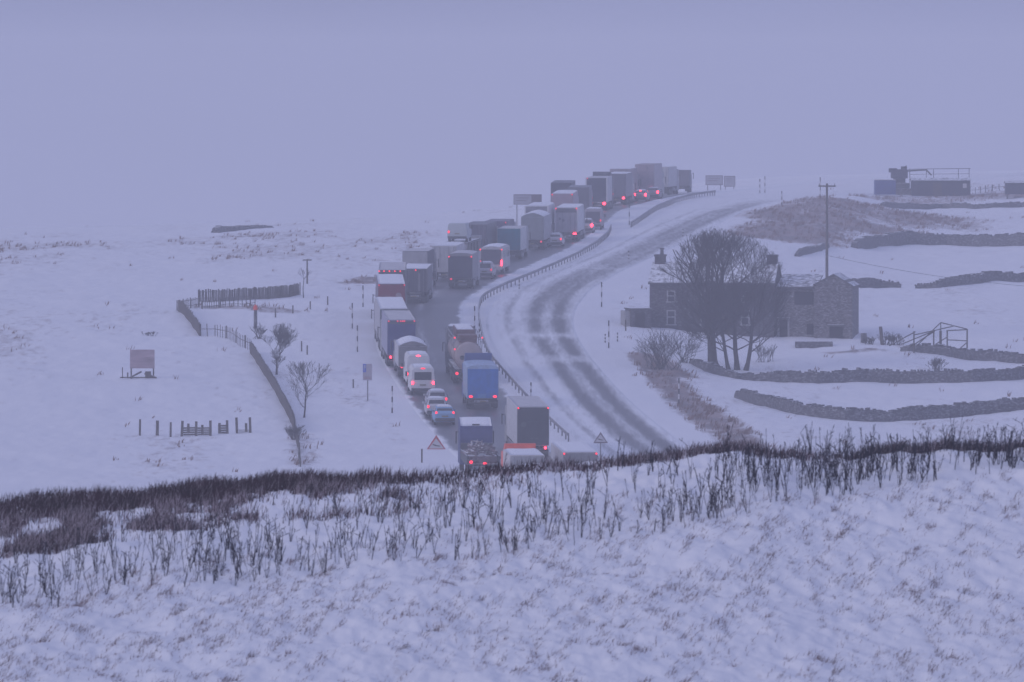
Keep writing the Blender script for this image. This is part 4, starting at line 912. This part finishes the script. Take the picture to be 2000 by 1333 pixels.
for (x, a, b_, l) in [(766,755,808,'snow pole at the near left verge, opposite the three cars'),(698,636,688,'snow pole nearest the kerb loop on the left'),(688,592,642,'snow pole just above the one by the kerb loop'),
    (709,558,600,'snow pole highest up the left verge beside the maroon trailer'),(927,598,646,'snow pole in the median above the tanker'),(936,632,660,'short snow pole in the median right beside the tanker cab'),(1037,747,780,'snow pole in the median just above the dark grey trailer'),
    (1229,398,440,'snow pole in the median near the far cars'),(1014,548,566,'stub of a snow pole in the median near the minibus'),(1334,447,463,'small snow pole on the far verge above the big tree'),(1175,551,600,'tall snow pole right of the bend in the empty carriageway'),
    (1228,490,508,'snow pole on the right verge beyond the bend'),(1189,626,680,'tall snow pole left of the shed'),(1206,650,667,'short snow pole on the shed side of the tall one'),(1182,652,669,'short snow pole on the road side of the tall one'),
    (1326,738,790,'snow pole standing in the brown bank'),(1602,346,388,'snow pole on the brow left of the utility pole'),(1527,374,402,'snow pole on the brow above the brown hump'),(1494,345,378,'faint snow pole right of the far sign'),(1484,350,378,'fainter twin of the snow pole right of the far sign')]:
    marker(x, a, b_, l)
for (x, a, b_, l) in [(640,579,596,'wooden marker post nearest the road of the row beside the white lane'),(606,588,604,'second wooden marker post from the road in the row'),(572,597,613,'third wooden marker post from the road in the row'),(538,604,622,'snow-footed wooden marker post at the left end of the row'),
    (589,666,686,'left one of two stumps right of the upper bare tree'),(600,675,693,'right one of two stumps right of the upper bare tree'),(690,741,758,'lone low post left of the blue parking sign'),(1222,626,648,'low post on the lane left of the shed'),(824,878,905,'thin low post by the left triangle sign')]:
    post(x, a, b_, 'marker_post', l, 'post', 'low wooden posts', .075)
ORANGE = mat('red_orange_cap', (.75, .07, .03), .5, var=.1)
o_, p_, h_ = post(499, 606, 642, 'red_topped_post', 'stout grey post with a bright red-orange cap on the rough ground', 'post', None, .17, STONE, 8)
B().tube((0, 0, h_), (0, 0, h_ + .28), .2, .2, 10).tube((0, 0, h_ + .28), (0, 0, h_ + .5), .2, .05, 10).done('cap', ORANGE, o_)
tpole = at(600, 555); tt = empty('t_pole', tpole); tag(tt, 'dark pole with a T-shaped top on the left moor', 'pole')
B().tube((0, 0, -.3), (0, 0, 2.45), .09, .07, 8).done('pole', WOOD, tt); B().box(-.45, .45, -.05, .05, 2.3, 2.42).done('crossarm', WOOD, tt)
# slatted fence on the left: pickets are its pattern, posts and rails its parts
def fence(pix, h, label, gap, wd, name='slatted_fence', rails=2, seed=1, every=14, yd=None):
    pts = resample([tuple((atd(x, y) if yd else at(x, y)).xy) for x, y in pix], gap)
    P_ = np.array(pts); Z = H(P_[:, 0], P_[:, 1]); T = np.gradient(P_, axis=0); A_ = np.arctan2(T[:, 1], T[:, 0]); rg = random.Random(seed)
    t = empty(name, (P_[0, 0], P_[0, 1], Z[0])); tag(t, label, 'fence', 'old fences on the left slope')
    o0 = Vector((P_[0, 0], P_[0, 1], Z[0])); b = B()
    for k in range(len(P_)):
        M4 = Matrix.Translation(Vector((P_[k, 0], P_[k, 1], Z[k])) - o0) @ Matrix.Rotation(A_[k], 4, 'Z') @ Matrix.Rotation(rg.gauss(0, .035), 4, 'Y')
        b.box(-wd/2, wd/2, -.012, .012, -.15, h * rg.uniform(.92, 1.06), 0, M4)
    b.done('pickets', WOOD, t)
    for r_ in range(rails):
        f = (.28, .8)[r_] if rails == 2 else .6; bb = B()
        for k in range(0, len(P_) - 1):
            u = Vector((-math.sin(A_[k]), math.cos(A_[k]), 0)) * .04
            bb.tube(Vector((P_[k, 0], P_[k, 1], Z[k] + h*f)) - o0 + u, Vector((P_[k+1, 0], P_[k+1, 1], Z[k+1] + h*f)) - o0 + u, .03, seg=5)
        bb.done('rail', WOOD, t)
    for k in range(0, len(P_), every):
        u = Vector((-math.sin(A_[k]), math.cos(A_[k]), 0)) * .11
        q = Vector((P_[k, 0], P_[k, 1], Z[k])) - o0 + u
        B().tube(q - Vector((0, 0, .3)), q + Vector((0, 0, h * 1.05)), .06, .055, 6).done('post', WOOD, t)
    return t
fence([(584,578),(540,583),(480,587),(430,590),(388,592)], 1.15, 'long dense slatted fence across the rough ground, top of the old fences', .17, .13, seed=2)
fence([(396,604),(440,599),(498,597)], .8, 'shorter picket row in front of the dense slatted fence', .38, .08, seed=3, every=8)
fence([(348,608),(366,604),(390,600)], .95, 'open picket corner at the far left of the old fences', .3, .09, seed=8, every=6)
fence([(348,609),(360,616),(372,630),(383,646),(390,657)], 1.05, 'slatted fence dropping from the far left picket corner', .14, .12, seed=4)
fence([(390,657),(420,658),(445,664),(470,676),(490,684)], 1.1, 'gappy line of thin posts linking the two slatted slopes', .55, .08, seed=5, rails=1, every=6)
fence([(488,687),(500,706),(525,745),(550,789),(566,822),(574,846)], 1.0, 'dense slatted fence running downhill past two bare trees', .12, .12, seed=6)
fence([(575,848),(582,880),(584,912)], .45, 'low broken pickets carrying on below the downhill fence', .22, .08, seed=7, rails=1)
# sheep pens: lone posts and two boarded pens
for (x, a, b_, l) in [(273,821,853,'lone weathered post furthest left of the pen posts'),(307,823,852,'broad split post second from the left of the pens'),(333,824,853,'thin post just left of the boarded pens')]:
    post(x, a, b_, 'pen_post', l, 'post', 'weathered posts of the old sheep pens', .13 if x == 307 else .09, tilt=.02)
def pen(label, posts, boards):
    c = at(posts[0][0], posts[0][2]); t = empty('sheep_pen', c); tag(t, label, 'sheep pen', 'boarded sheep pens')
    yy = [c.y + k for k in (0, .15)]
    for (x, a, b_, back) in posts:
        p = atd(x, c.y + back * 2.2, False); h = (b_ - a) / ppm(p.y)
        B().box(-.1, .1, -.06, .06, -.25, h, .01, Matrix.Translation(p - c) @ Matrix.Rotation(rnd.gauss(0, .04), 4, 'Y')).done('post', WOOD, t)
    for (x0, x1, a, b_, back) in boards:
        p = atd(x0, c.y + back * 2.2 + .1, False); q = atd(x1, c.y + back * 2.2 + .1, False); h = (b_ - a) / ppm(c.y)
        d = q - p; b = B()
        for k in range(4): b.box(0, d.length, -.02, .02, h*k/4 + .03, h*(k+1)/4 - .015, 0, Matrix.Translation(p - c) @ d.to_track_quat('X', 'Z').to_matrix().to_4x4())
        b.done('board_panel', WOOD, t)
pen('boarded pen with two pale panels, left of the pair', [(355,822,852,0),(383,822,850,0),(411,823,852,0),(368,819,838,1),(395,820,836,1)], [(358,382,834,851,0),(386,409,833,849,0)])
pen('boarded pen with one dark panel and tall leaning posts, right of the pair', [(444,821,848,0),(463,819,851,0),(489,818,850,0),(429,819,836,1),(481,820,836,1)], [(426,443,828,846,0),(466,487,838,846,0)])
# advertising board in the left field
bp_ = at(278, 741); bb_ = empty('billboard', bp_); tag(bb_, 'pinkish blank billboard on timber legs in the left field', 'billboard')
B().box(-1.05, 1.05, -.04, .04, .85, 2.45, .01).done('panel', mat('faded_pink_board', (.34, .26, .29), .7, var=.35, scale=1.5, stretch=(.4, 1, 3)), bb_)
for x in (-.95, .95): B().box(x - .06, x + .06, .045, .16, -.3, 2.4).done('leg', WOOD, bb_)
B().box(-1.9, 1.1, -.05, .05, .02, .12).tube((-1.7, .1, 0), (-1.7, .1, .95), .04).tube((-1.25, .1, 0), (-1.25, .1, .5), .06).tube((-1.0, -.3, .1), (-.1, .3, .55), .08).tube((.2, .2, .4), (1.2, -.2, .05), .09).box(.25, .75, -.25, .1, .1, .6, .03).done('base_timber', WOOD, bb_)
# skeleton of a timber lean-to in the right field
kp = atd(1825, 772, False); kf = empty('timber_frame', kp); tag(kf, 'bare skeleton of a collapsed timber shed in the right field', 'shed frame')
def kx(px): return (px - 1825) / ppm(772)
def kz(py): return (670 - py) / ppm(772)
for (x, a, b_, yb) in [(1785,627,672,0),(1824,625,674,.4),(1837,626,676,0),(1852,626,676,1.8),(1891,624,668,1.8)]:
    B().tube((kx(x), yb, kz(b_) - .3), (kx(x), yb, kz(a)), .075 if x != 1837 else .13, seg=6).done('post', WOOD, kf)
for (p, q, y0, y1) in [((1736,655),(1788,628),-.6,0),((1787,634),(1863,618),0,1.2),((1760,653),(1826,626),.2,.4),((1790,656),(1839,611),.0,1.5),((1839,611),(1891,624),1.5,1.8),((1839,611),(1839,630),1.5,1.5),((1852,627),(1891,625),1.8,1.8),((1852,645),(1891,647),1.8,1.8),((1776,660),(1826,627),.5,.5),((1891,650),(1870,668),1.8,1.6),((1800,670),(1850,640),.3,1.2)]:
    B().tube((kx(p[0]), y0, kz(p[1])), (kx(q[0]), y1, kz(q[1])), .05, seg=6).done('beam', WOOD, kf)
post(1724, 637, 673, 'leaning_post', 'thick leaning post right of the farmhouse', 'post', None, .17, WOOD, 8, -.12)
post(1687, 651, 670, 'milk_churn_stump', 'squat dark stump at the farmhouse corner', 'stump', None, .3, STONE, 8)
# ------------------------------------------------------------------ crash barriers
def barrier(pix, label):
    pts = resample([tuple(at(x, y, False).xy) for x, y in pix], 1.1); P_ = np.array(pts)
    ker = np.hanning(15); ker /= ker.sum()
    for c in (0, 1): P_[:, c] = np.convolve(np.pad(P_[:, c], 7, mode='edge'), ker, 'valid')
    Z = H(P_[:, 0], P_[:, 1], False); o0 = Vector((P_[0, 0], P_[0, 1], Z[0])); T = np.gradient(P_, axis=0); T /= np.linalg.norm(T, axis=1, keepdims=True)
    t = empty('crash_barrier', o0); tag(t, label, 'crash barrier')
    prof = [(-.02, .42), (.06, .47), (.02, .56), (.06, .66), (-.02, .72), (-.06, .7), (-.05, .44)]
    rings = []
    for k in range(len(P_)):
        nx, ny = T[k, 1], -T[k, 0]
        rings.append([(P_[k, 0] + nx*a - o0.x, P_[k, 1] + ny*a - o0.y, Z[k] + z - o0.z) for a, z in prof])
    B().loft(rings).done('beam', GALV, t)
    for k in range(0, len(P_), max(2, len(P_) // 90)):
        q = Vector((P_[k, 0] - o0.x, P_[k, 1] - o0.y, Z[k] - o0.z)); 
        part('bpost', 'barrier_post', lambda b: b.box(-.06, .06, -.05, .05, -.3, .66), GALV, t, q)
barrier([(1113,866),(1078,834),(1040,797),(990,742),(958,705),(944,672),(937,640),(934,614),(938,596),(950,584),(985,566),(1035,546),(1080,527),(1130,504),(1165,483),(1188,463),(1194,449)], 'long curved crash barrier in the median, sweeping round the bend')
barrier([(1231,446),(1250,434),(1270,420),(1290,409),(1320,397),(1355,388),(1400,382)], 'short crash barrier in the median on the far climb')
# ------------------------------------------------------------------ signs
SIGNB = mat('sign_back_red', (.42, .06, .07), .5); SIGNW = mat('sign_white', (.5, .49, .52), .5, var=.05)
def tri_sign(px, yt, yb, ybase, Y, label, edge=SIGNB):
    k = ppm(Y); p = atd(px, Y); gpy = CY + F * math.tan(math.atan(-p.z / Y) - TH)
    zt, zb_ = (gpy - yt) / k, (gpy - yb) / k; s = (zt - zb_) / 2 / .87
    t = empty('warning_sign', p); tag(t, label, 'road sign', 'triangular warning signs')
    B().tube((0, .08, -.3), (0, .08, zt - .1), .045, seg=8).done('post', GALV, t)
    B().prism([(-s*1.15, zb_), (s*1.15, zb_), (0, zt)], 0, .03).done('sign_border', edge, t)
    h = zt - zb_
    B().prism([(-s*.86, zb_ + h*.12), (s*.86, zb_ + h*.12), (0, zt - h*.22)], -.012, -.003).done('sign_face', SIGNW, t)
    B().prism([(-s*.42, zb_ + h*.36), (-s*.38, zb_ + h*.42), (s*.1, zb_ + h*.33), (s*.45, zb_ + h*.3), (s*.45, zb_ + h*.25), (s*.1, zb_ + h*.27), (-s*.1, zb_ + h*.28)], -.024, -.015).done('pictogram', BLK, t)
tri_sign(852, 850, 880, 908, 668, 'red-edged triangle sign on the left verge, behind the grass edge')
tri_sign(1173, 844, 866, 900, 650, 'grey-edged triangle sign on the right, beside the half hidden box lorry', mat('sign_edge_grey', (.16, .13, .15), .6))
sp2 = at(718, 786); sg = empty('parking_sign', sp2); tag(sg, 'upright blue and pale parking sign on a single post, left verge', 'road sign')
B().tube((0, .09, -.3), (0, .09, 3.0), .055, seg=8).done('post', GALV, sg)
PB = mat('sign_blue', (.05, .11, .5), .5)
B().box(-.4, .36, 0, .04, 1.72, 3.1, .01).done('panel', mat('sign_pale', (.36, .33, .38), .5, var=.1), sg)
q_ = B().box(-.385, -.13, -.012, -.002, 2.4, 3.08).done('blue_field', PB, sg)
B().box(-.31, -.27, -.02, -.014, 2.52, 2.98).box(-.265, -.19, -.02, -.014, 2.92, 2.98).box(-.265, -.19, -.02, -.014, 2.73, 2.79).box(-.225, -.185, -.02, -.014, 2.795, 2.915).done('letter_p', SIGNW, q_)
B().box(-.3, .28, -.012, -.002, 1.98, 2.02).box(-.3, .2, -.012, -.002, 1.86, 1.9).done('faint_lines', mat('faded_red', (.3, .14, .16), .6), sg)
def dir_sign(px, Y, yt, yb, wpx, label, two):
    p = atd(px, Y); k = ppm(Y); gpy = CY + F * math.tan(math.atan(-p.z / Y) - TH)
    zt, zb_, wd = (gpy - yt)/k, (gpy - yb)/k, wpx/k
    t = empty('direction_sign', p); tag(t, label, 'road sign', 'large direction signs')
    for x in (.12, .9): B().tube((x*wd*.95 + .02, .1, -.4), (x*wd*.95 + .02, .1, zt - .1), .06, seg=8).done('post', GALV, t)
    B().box(0, wd, 0, .05, zb_, zt, .01).done('panel', mat('sign_edge_grey', (.16, .13, .15), .6), t)
    wl = wd * (.66 if two else 1)
    f = B().box(.08, wl - .08, -.012, -.002, zb_ + .08, zt - .1).done('face', mat('sign_face_grey', (.36, .36, .4), .6), t)
    B().box(.3, wl - .4, -.022, -.014, zt - .45, zt - .38).box(.3, wl - .7, -.022, -.014, zt - .75, zt - .68).done('faint_lines', mat('sign_edge_grey', (.16, .13, .15), .6), f)
    return t
dir_sign(1003, 992, 380, 400, 55, 'large direction sign on two posts left of the far trucks', True)
dir_sign(1378, 1170, 343, 362, 34, 'framed far direction sign on posts, left of a pair at the brow', False)
dir_sign(1414, 1185, 344, 365, 22, 'smaller dark far sign, right of a pair at the brow', False)
# ------------------------------------------------------------------ scrapyard on the right hilltop
def yard(name, px, Y, build, label, cat, m):
    p = atd(px, Y, False); o = empty(name, p); tag(o, label, cat)
    for nm, mm, b in build(): b.done(nm, mm, o)
    return o
DKB = paint((.05, .05, .065)); BLU = paint((.07, .1, .26))
def ribbed(x0, x1, y0, y1, z0, z1):
    b = B().box(x0, x1, y0, y1, z0, z1, .03)
    for k in range(int((x1 - x0) / .3)): b.box(x0 + .1 + k*.3, x0 + .22 + k*.3, y0 - .05, y0 - .002, z0 + .15, z1 - .15)
    return b
yard('storage_container', 1729, 1130, lambda: [('body', BLU, ribbed(-1.4, 1.4, 0, 2.4, .2, 2.1)), ('door', DKB, B().box(1.42, 1.47, .1, 2.3, .3, 2.0)), ('lying_snow', DUSTY, B().box(-1.4, 1.4, 0, 2.4, 2.12, 2.2, .03))], 'blue storage container at the left end of the hilltop yard', 'container', None)
yard('storage_shed', 1838, 1135, lambda: [('body', DKB, ribbed(-3.9, 3.9, 0, 3, .1, 2.1)), ('roof', STEEL, B().prism([(-.2, 2.1), (3.2, 2.1), (1.5, 2.45)], -4, 4, 'x')), ('window', DUSTY, B().box(2.9, 3.4, -.08, -.055, 1.1, 1.7)), ('door', WOOD, B().box(-1.1, .1, -.08, -.055, .15, 1.8))], 'long dark shed in the middle of the hilltop yard', 'shed', None)
yard('storage_shed', 1990, 1120, lambda: [('body', DKB, ribbed(-1.7, 2.8, 0, 3, .5, 2.0)), ('roof', STEEL, B().prism([(-.2, 2.0), (3.2, 2.0), (1.5, 2.3)], -1.8, 2.9, 'x')), ('leg', WOOD, B().box(-1.6, -1.4, .2, .4, -.4, .48).box(2.4, 2.6, .2, .4, -.4, .48))], 'short dark shed cut by the right edge of the picture', 'shed', None)
yard('excavator', 1757, 1138, lambda: [('upper_body', DKB, B().box(-1.1, 1.1, 0, 2.2, 2.2, 3.4, .08).box(-1.4, -.3, .2, 1.8, 3.0, 3.55, .06)), ('cab', GLASS, B().box(.2, 1.0, .1, 1.2, 3.42, 3.8, .05)), ('track', STEEL, B().box(-1.3, 1.3, -.1, .5, .9, 1.6, .15).box(-1.3, 1.3, 1.7, 2.3, .9, 1.6, .15).box(-.8, .8, .55, 1.65, 1.2, 2.18)), ('boom', STEEL, B().tube((1.1, 1, 3.2), (3.6, 1, 3.35), .12).tube((3.6, 1, 3.35), (4.3, 1, 2.6), .1).tube((.2, 1, 3.5), (1.0, 1, 3.9), .05)), ('mound', STONE, B().prism([(-2.4, -.5), (2.4, -.5), (1.6, .88), (-1.7, .88)], -.4, 2.6))], 'dark digger shape perched above the blue container', 'digger', None)
for (x, w_, l) in [(1800, 1.6, 'thin rail rack standing on the skyline above the long shed, left one'), (1858, 2.4, 'thin rail rack standing on the skyline above the long shed, right one')]:
    yard('rail_rack', x, 1150, lambda w_=w_: [('post', STEEL, B().tube((-w_, 0, -.2), (-w_, 0, 3.0), .045).tube((w_, 0, -.2), (w_, 0, 3.0), .045).tube((w_*.4, 0, -.2), (w_*.4, 0, 3.0), .045)), ('rail', STEEL, B().tube((-w_ - .2, 0, 3.0), (w_ + .2, 0, 3.05), .045).tube((-w_, 0, 2.3), (w_, 0, 2.35), .03))], l, 'rack', None)
fence([(1895,380),(1925,377),(1965,374)], .9, 'low broken fence between the two dark hilltop sheds', .9, .1, seed=12, rails=1, every=4)['group'] = 'hilltop yard fences'

# ------------------------------------------------------------------ foreground plants
def f_at(px, Y):
    X = (np.asarray(px, float) - CX) / F * Y
    return X, Y, H(X, np.asarray(Y, float))
def fy(px, py):
    """distance on the near slope that lies at photo height py"""
    c = np.interp(px, CREST[:, 0], CREST[:, 1]); return YB + (YC - YB) * np.clip((py - 1333) / (c - 1333), -.6, 1)
ng = np.random.default_rng(4)
GRASSM = mat('dead_brown_grass', (.03, .006, .014), .9, var=.65, scale=1.2)
GRASSP = mat('pale_dead_grass', (.2, .15, .155), .9, var=.6, scale=1.5)
STALK = mat('dark_dead_stem', (.011, .008, .024), .9, var=.4)
def blades(name, X, Y, Z, h, wd, lean_x, bend, m, parent=None):
    n_ = len(X); a = ng.uniform(0, 2*np.pi, n_); dx = np.cos(a) * .3; dy = np.sin(a) * .3
    lx = lean_x + ng.normal(0, .18, n_) + dx * bend; ly = ng.normal(0, .15, n_) + dy * bend
    wv = wd * ng.uniform(.6, 1.3, n_)
    base = np.stack([X, Y, Z - .03], -1); V = []
    for f, wf in ((0, 1), (.5, .75), (1, .12)):
        c = base + np.stack([lx * h * f ** 1.7, ly * h * f ** 1.7, h * f * (1 - .18 * f * np.abs(lx))], -1)
        V.append(c - np.stack([wv * wf / 2, 0 * wv, 0 * wv], -1)); V.append(c + np.stack([wv * wf / 2, 0 * wv, 0 * wv], -1))
    V = np.stack(V, 1); b0 = (np.arange(n_) * 6)[:, None]
    Q = np.concatenate([b0 + np.array([[0, 1, 3, 2]]), b0 + np.array([[2, 3, 5, 4]])], 0)
    return np_mesh(name, V.reshape(-1, 3), Q, m, parent)
# brown band along the crest: thick at the left, thinning to a fringe at the right
LOW = np.array([(-400,1100),(0,1082),(200,1062),(400,1030),(600,1014),(760,1000),(900,975),(1000,950),(1100,930),(1250,905),(1400,890),(1600,905),(1750,880),(2000,862),(2400,840)], float)
N1 = 200000
px = ng.uniform(-330, 2330, N1); c = np.interp(px, CREST[:, 0], CREST[:, 1]); lo = np.interp(px, LOW[:, 0], LOW[:, 1])
t = ng.uniform(0, 1, N1) ** 1.1
py = c - 2 + t * (lo - c + 8)
Yb = fy(px, py); Xb = (px - CX) / F * Yb
dens = fbm(Xb / 0.9, Yb / 1.9, 81, 4); big = fbm(Xb / 3.4, Yb / 3.0, 86, 3)
edge = t * (lo - c + 8) < np.interp(px, [0, 350, 700, 900], [34, 28, 16, 12])
line = np.interp(px, [0, 300, 700, 850, 960, 1060, 1300, 1400, 1530, 1600, 1760, 1850, 2000], [.85, .8, .5, .26, .46, .36, .12, .32, .3, .07, .1, .12, .04])
body = np.interp(px, [0, 300, 700, 900, 1100, 1250, 2000], [.5, .42, .26, .13, .07, .03, .0])
pr_ = np.where(edge, line * (.35 + 1.3 * sstep(.34, .6, big)), body * (1 - .55 * t) * (.1 + 2.2 * sstep(.40, .6, dens)) * (.3 + 1.4 * sstep(.36, .58, big)))
keep = ng.uniform(0, 1, N1) < np.clip(pr_, 0, 1)
Xb, Yb, px, t, edge, dens = Xb[keep], Yb[keep], px[keep], t[keep], edge[keep], dens[keep]
Zb = H(Xb, Yb)
hb = (.11 + .27 * ng.uniform(0, 1, len(Xb)) ** 1.6) * np.interp(px, [0, 850, 1000, 1150, 2000], [1.0, .85, .7, .75, .8]) * np.where(edge, 1.1, 1.0)
fr = ng.uniform(0, 1, len(Xb)) < np.where(edge, np.where(px > 1050, .35, .1), .5)
g1 = blades('brown_grass', Xb[~fr], Yb[~fr], Zb[~fr], hb[~fr], .019, .12, .8, GRASSM); tag(g1, kind='stuff')
g3 = blades('frosted_grass', Xb[fr], Yb[fr], Zb[fr], hb[fr] * 1.08, .016, .16, .9, mat('frosted_grass', (.34, .29, .31), .9, var=.45, scale=1.2)); tag(g3, kind='stuff')
# pale tufts over the open slope
N2 = 7000
px = ng.uniform(-330, 2330, N2); py = np.interp(px, LOW[:, 0], LOW[:, 1]) + 60 + (1420 - np.interp(px, LOW[:, 0], LOW[:, 1])) * ng.uniform(0, 1, N2)
Yt = fy(px, py); Xt = (px - CX) / F * Yt
k = fbm(Xt / .9 + Yt / 9, Yt / 4, 95, 3) > .36 + .1 * ng.uniform(-1, 1, N2); Xt, Yt = Xt[k], Yt[k]
nb = (4 + 30 * ng.uniform(0, 1, len(Xt)) ** 2.4).astype(int); rep = np.repeat(np.arange(len(Xt)), nb)
sz = (.3 + .9 * ng.uniform(0, 1, len(Xt)) ** 1.6)[rep]
u2 = ng.normal(0, 1, len(rep)) * sz; X2 = Xt[rep] + .085 * u2 + ng.normal(0, .03, len(rep)); Y2 = Yt[rep] + .4 * u2 + ng.normal(0, .3, len(rep))
g2 = blades('grass_tufts', X2, Y2, H(X2, Y2) - .01, .16 * sz * ng.uniform(.4, 1.2, len(rep)), .013, .6, 1.5, GRASSP); tag(g2, kind='stuff')
# rough grass standing through the snow on the banks and the moor
N3 = 60000
d3 = 640 + 520 * ng.uniform(0, 1, N3) ** 1.2; X3 = ng.uniform(-.066, .066, N3) * d3
gcv = grass_cover(X3, d3, 0)
k3 = (ng.uniform(0, 1, N3) < np.clip((gcv - .17) * 3.2, 0.004, .8)) & (fbm(X3 / 1.2, d3 / 3, 97, 3) > .4)
X3, d3 = X3[k3], d3[k3]; r3 = np.repeat(np.arange(len(X3)), 5)
X4 = X3[r3] + ng.normal(0, .16, len(r3)); Y4 = d3[r3] + ng.normal(0, .5, len(r3))
off = np.ones(len(X4), bool)
for ka, kb in (('L0', 'L1'), ('R0', 'R1')): off &= (X4 < road_x(ka, Y4) - .6) | (X4 > road_x(kb, Y4) + .6)
X4, Y4 = X4[off], Y4[off]
g4 = blades('bank_grass', X4, Y4, H(X4, Y4), ng.uniform(.15, .5, len(X4)), .075, .35, .9, mat('bank_grass', (.2, .125, .105), .9, var=.45, scale=1.2)); tag(g4, kind='stuff')
# dead weed stems: eight built plants, copied over the upper slope
def weed(seed):
    rg = random.Random(seed); seg = []
    for s in range(rg.randint(1, 4)):
        p = np.array([0., 0., -.06]); d = np.array([rg.gauss(0, .11), rg.gauss(0, .12), 1.]); h = rg.uniform(.25, .85); r = rg.uniform(.0055, .0095)
        n_ = 5
        for i in range(n_):
            d = d + np.array([rg.gauss(.01, .07), rg.gauss(0, .07), 0]); d /= np.linalg.norm(d)
            if i == n_ - 1 and rg.random() < .25: d = d + np.array([rg.choice((-1, 1)) * .9, 0, -.3]); d /= np.linalg.norm(d)
            q = p + d * h / n_; seg.append((p, q, r, r * .92)); p = q; r *= .92
            if i >= 1 and rg.random() < .42:
                a = rg.uniform(0, 6.28); e = np.array([math.cos(a) * .6, math.sin(a) * .6, 1.2]); l = rg.uniform(.04, .1)
                seg.append((p, p + e * l, r * 1.1, r * .9)); 
                if rg.random() < .5: seg.append((p + e * l * .9, p + e * l * 1.25, r * 1.9, r * 1.2))
        seg.append((p, p + d * .09, r * 1.9, r * .9))
    return seg
protos = [tubes_mesh('dead_weed', weed(100 + s), STALK, None, 4) for s in range(9)]
WL = np.array([(-400,1235),(0,1205),(250,1165),(500,1128),(750,1105),(1000,1078),(1200,1052),(1400,1015),(1600,978),(1700,962),(1850,940),(2000,915),(2400,890)], float)
spots = []
while len(spots) < 900:
    p = ng.uniform(-120, 2120); u = np.interp(p, [0, 500, 900, 1150, 1300, 2000], [1072, 1010, 965, 930, 900, 868]); l = np.interp(p, WL[:, 0], WL[:, 1])
    y = u + (l - u) * ng.beta(1.35, 1.0)
    X = (p - CX) / F * 185
    if ng.uniform() > np.clip(.3 + 1.3 * (fbm(np.array([X / 1.1]), np.array([y / 28.]), 61, 3)[0] - .3) + (.3 if p > 1300 else 0), 0, 1): continue
    spots.append((p, y))
spots.sort(key=lambda s: -s[1])
use = spots[:300]; rest = spots[300:]
WLAB = 'dark dead weed stem standing in the snow on the near slope'
xs = np.array([s[0] for s in spots]); ys = fy(xs, np.array([s[1] for s in spots])); xx = (xs - CX) / F * ys; zz = H(xx, ys)
first = set()
order = np.random.default_rng(9).permutation(len(spots))
for c_, k in enumerate(order[:300]):
    s = int(ng.integers(0, len(protos)))
    if s in first: o = protos[s].copy(); COL.objects.link(o)
    else: o = protos[s]; first.add(s)
    o.location = (xx[k], ys[k], zz[k] - .02); q = ng.uniform(.5, 1.02) * (1.05 if xs[k] > 1300 else 1); o.scale = (q, q, q); o.rotation_euler = (0, ng.normal(0, .1), ng.uniform(0, 6.28))
    tag(o, WLAB, 'weed', 'dead weeds on the near slope')
seg = []
for k in order[300:]:
    o0 = np.array([xx[k], ys[k], zz[k] - .02])
    for (a, b_, r0, r1) in weed(500 + int(k)): seg.append((a + o0, b_ + o0, r0, r1))
tag(tubes_mesh('weed_stems', seg, STALK, None, 3), kind='stuff')
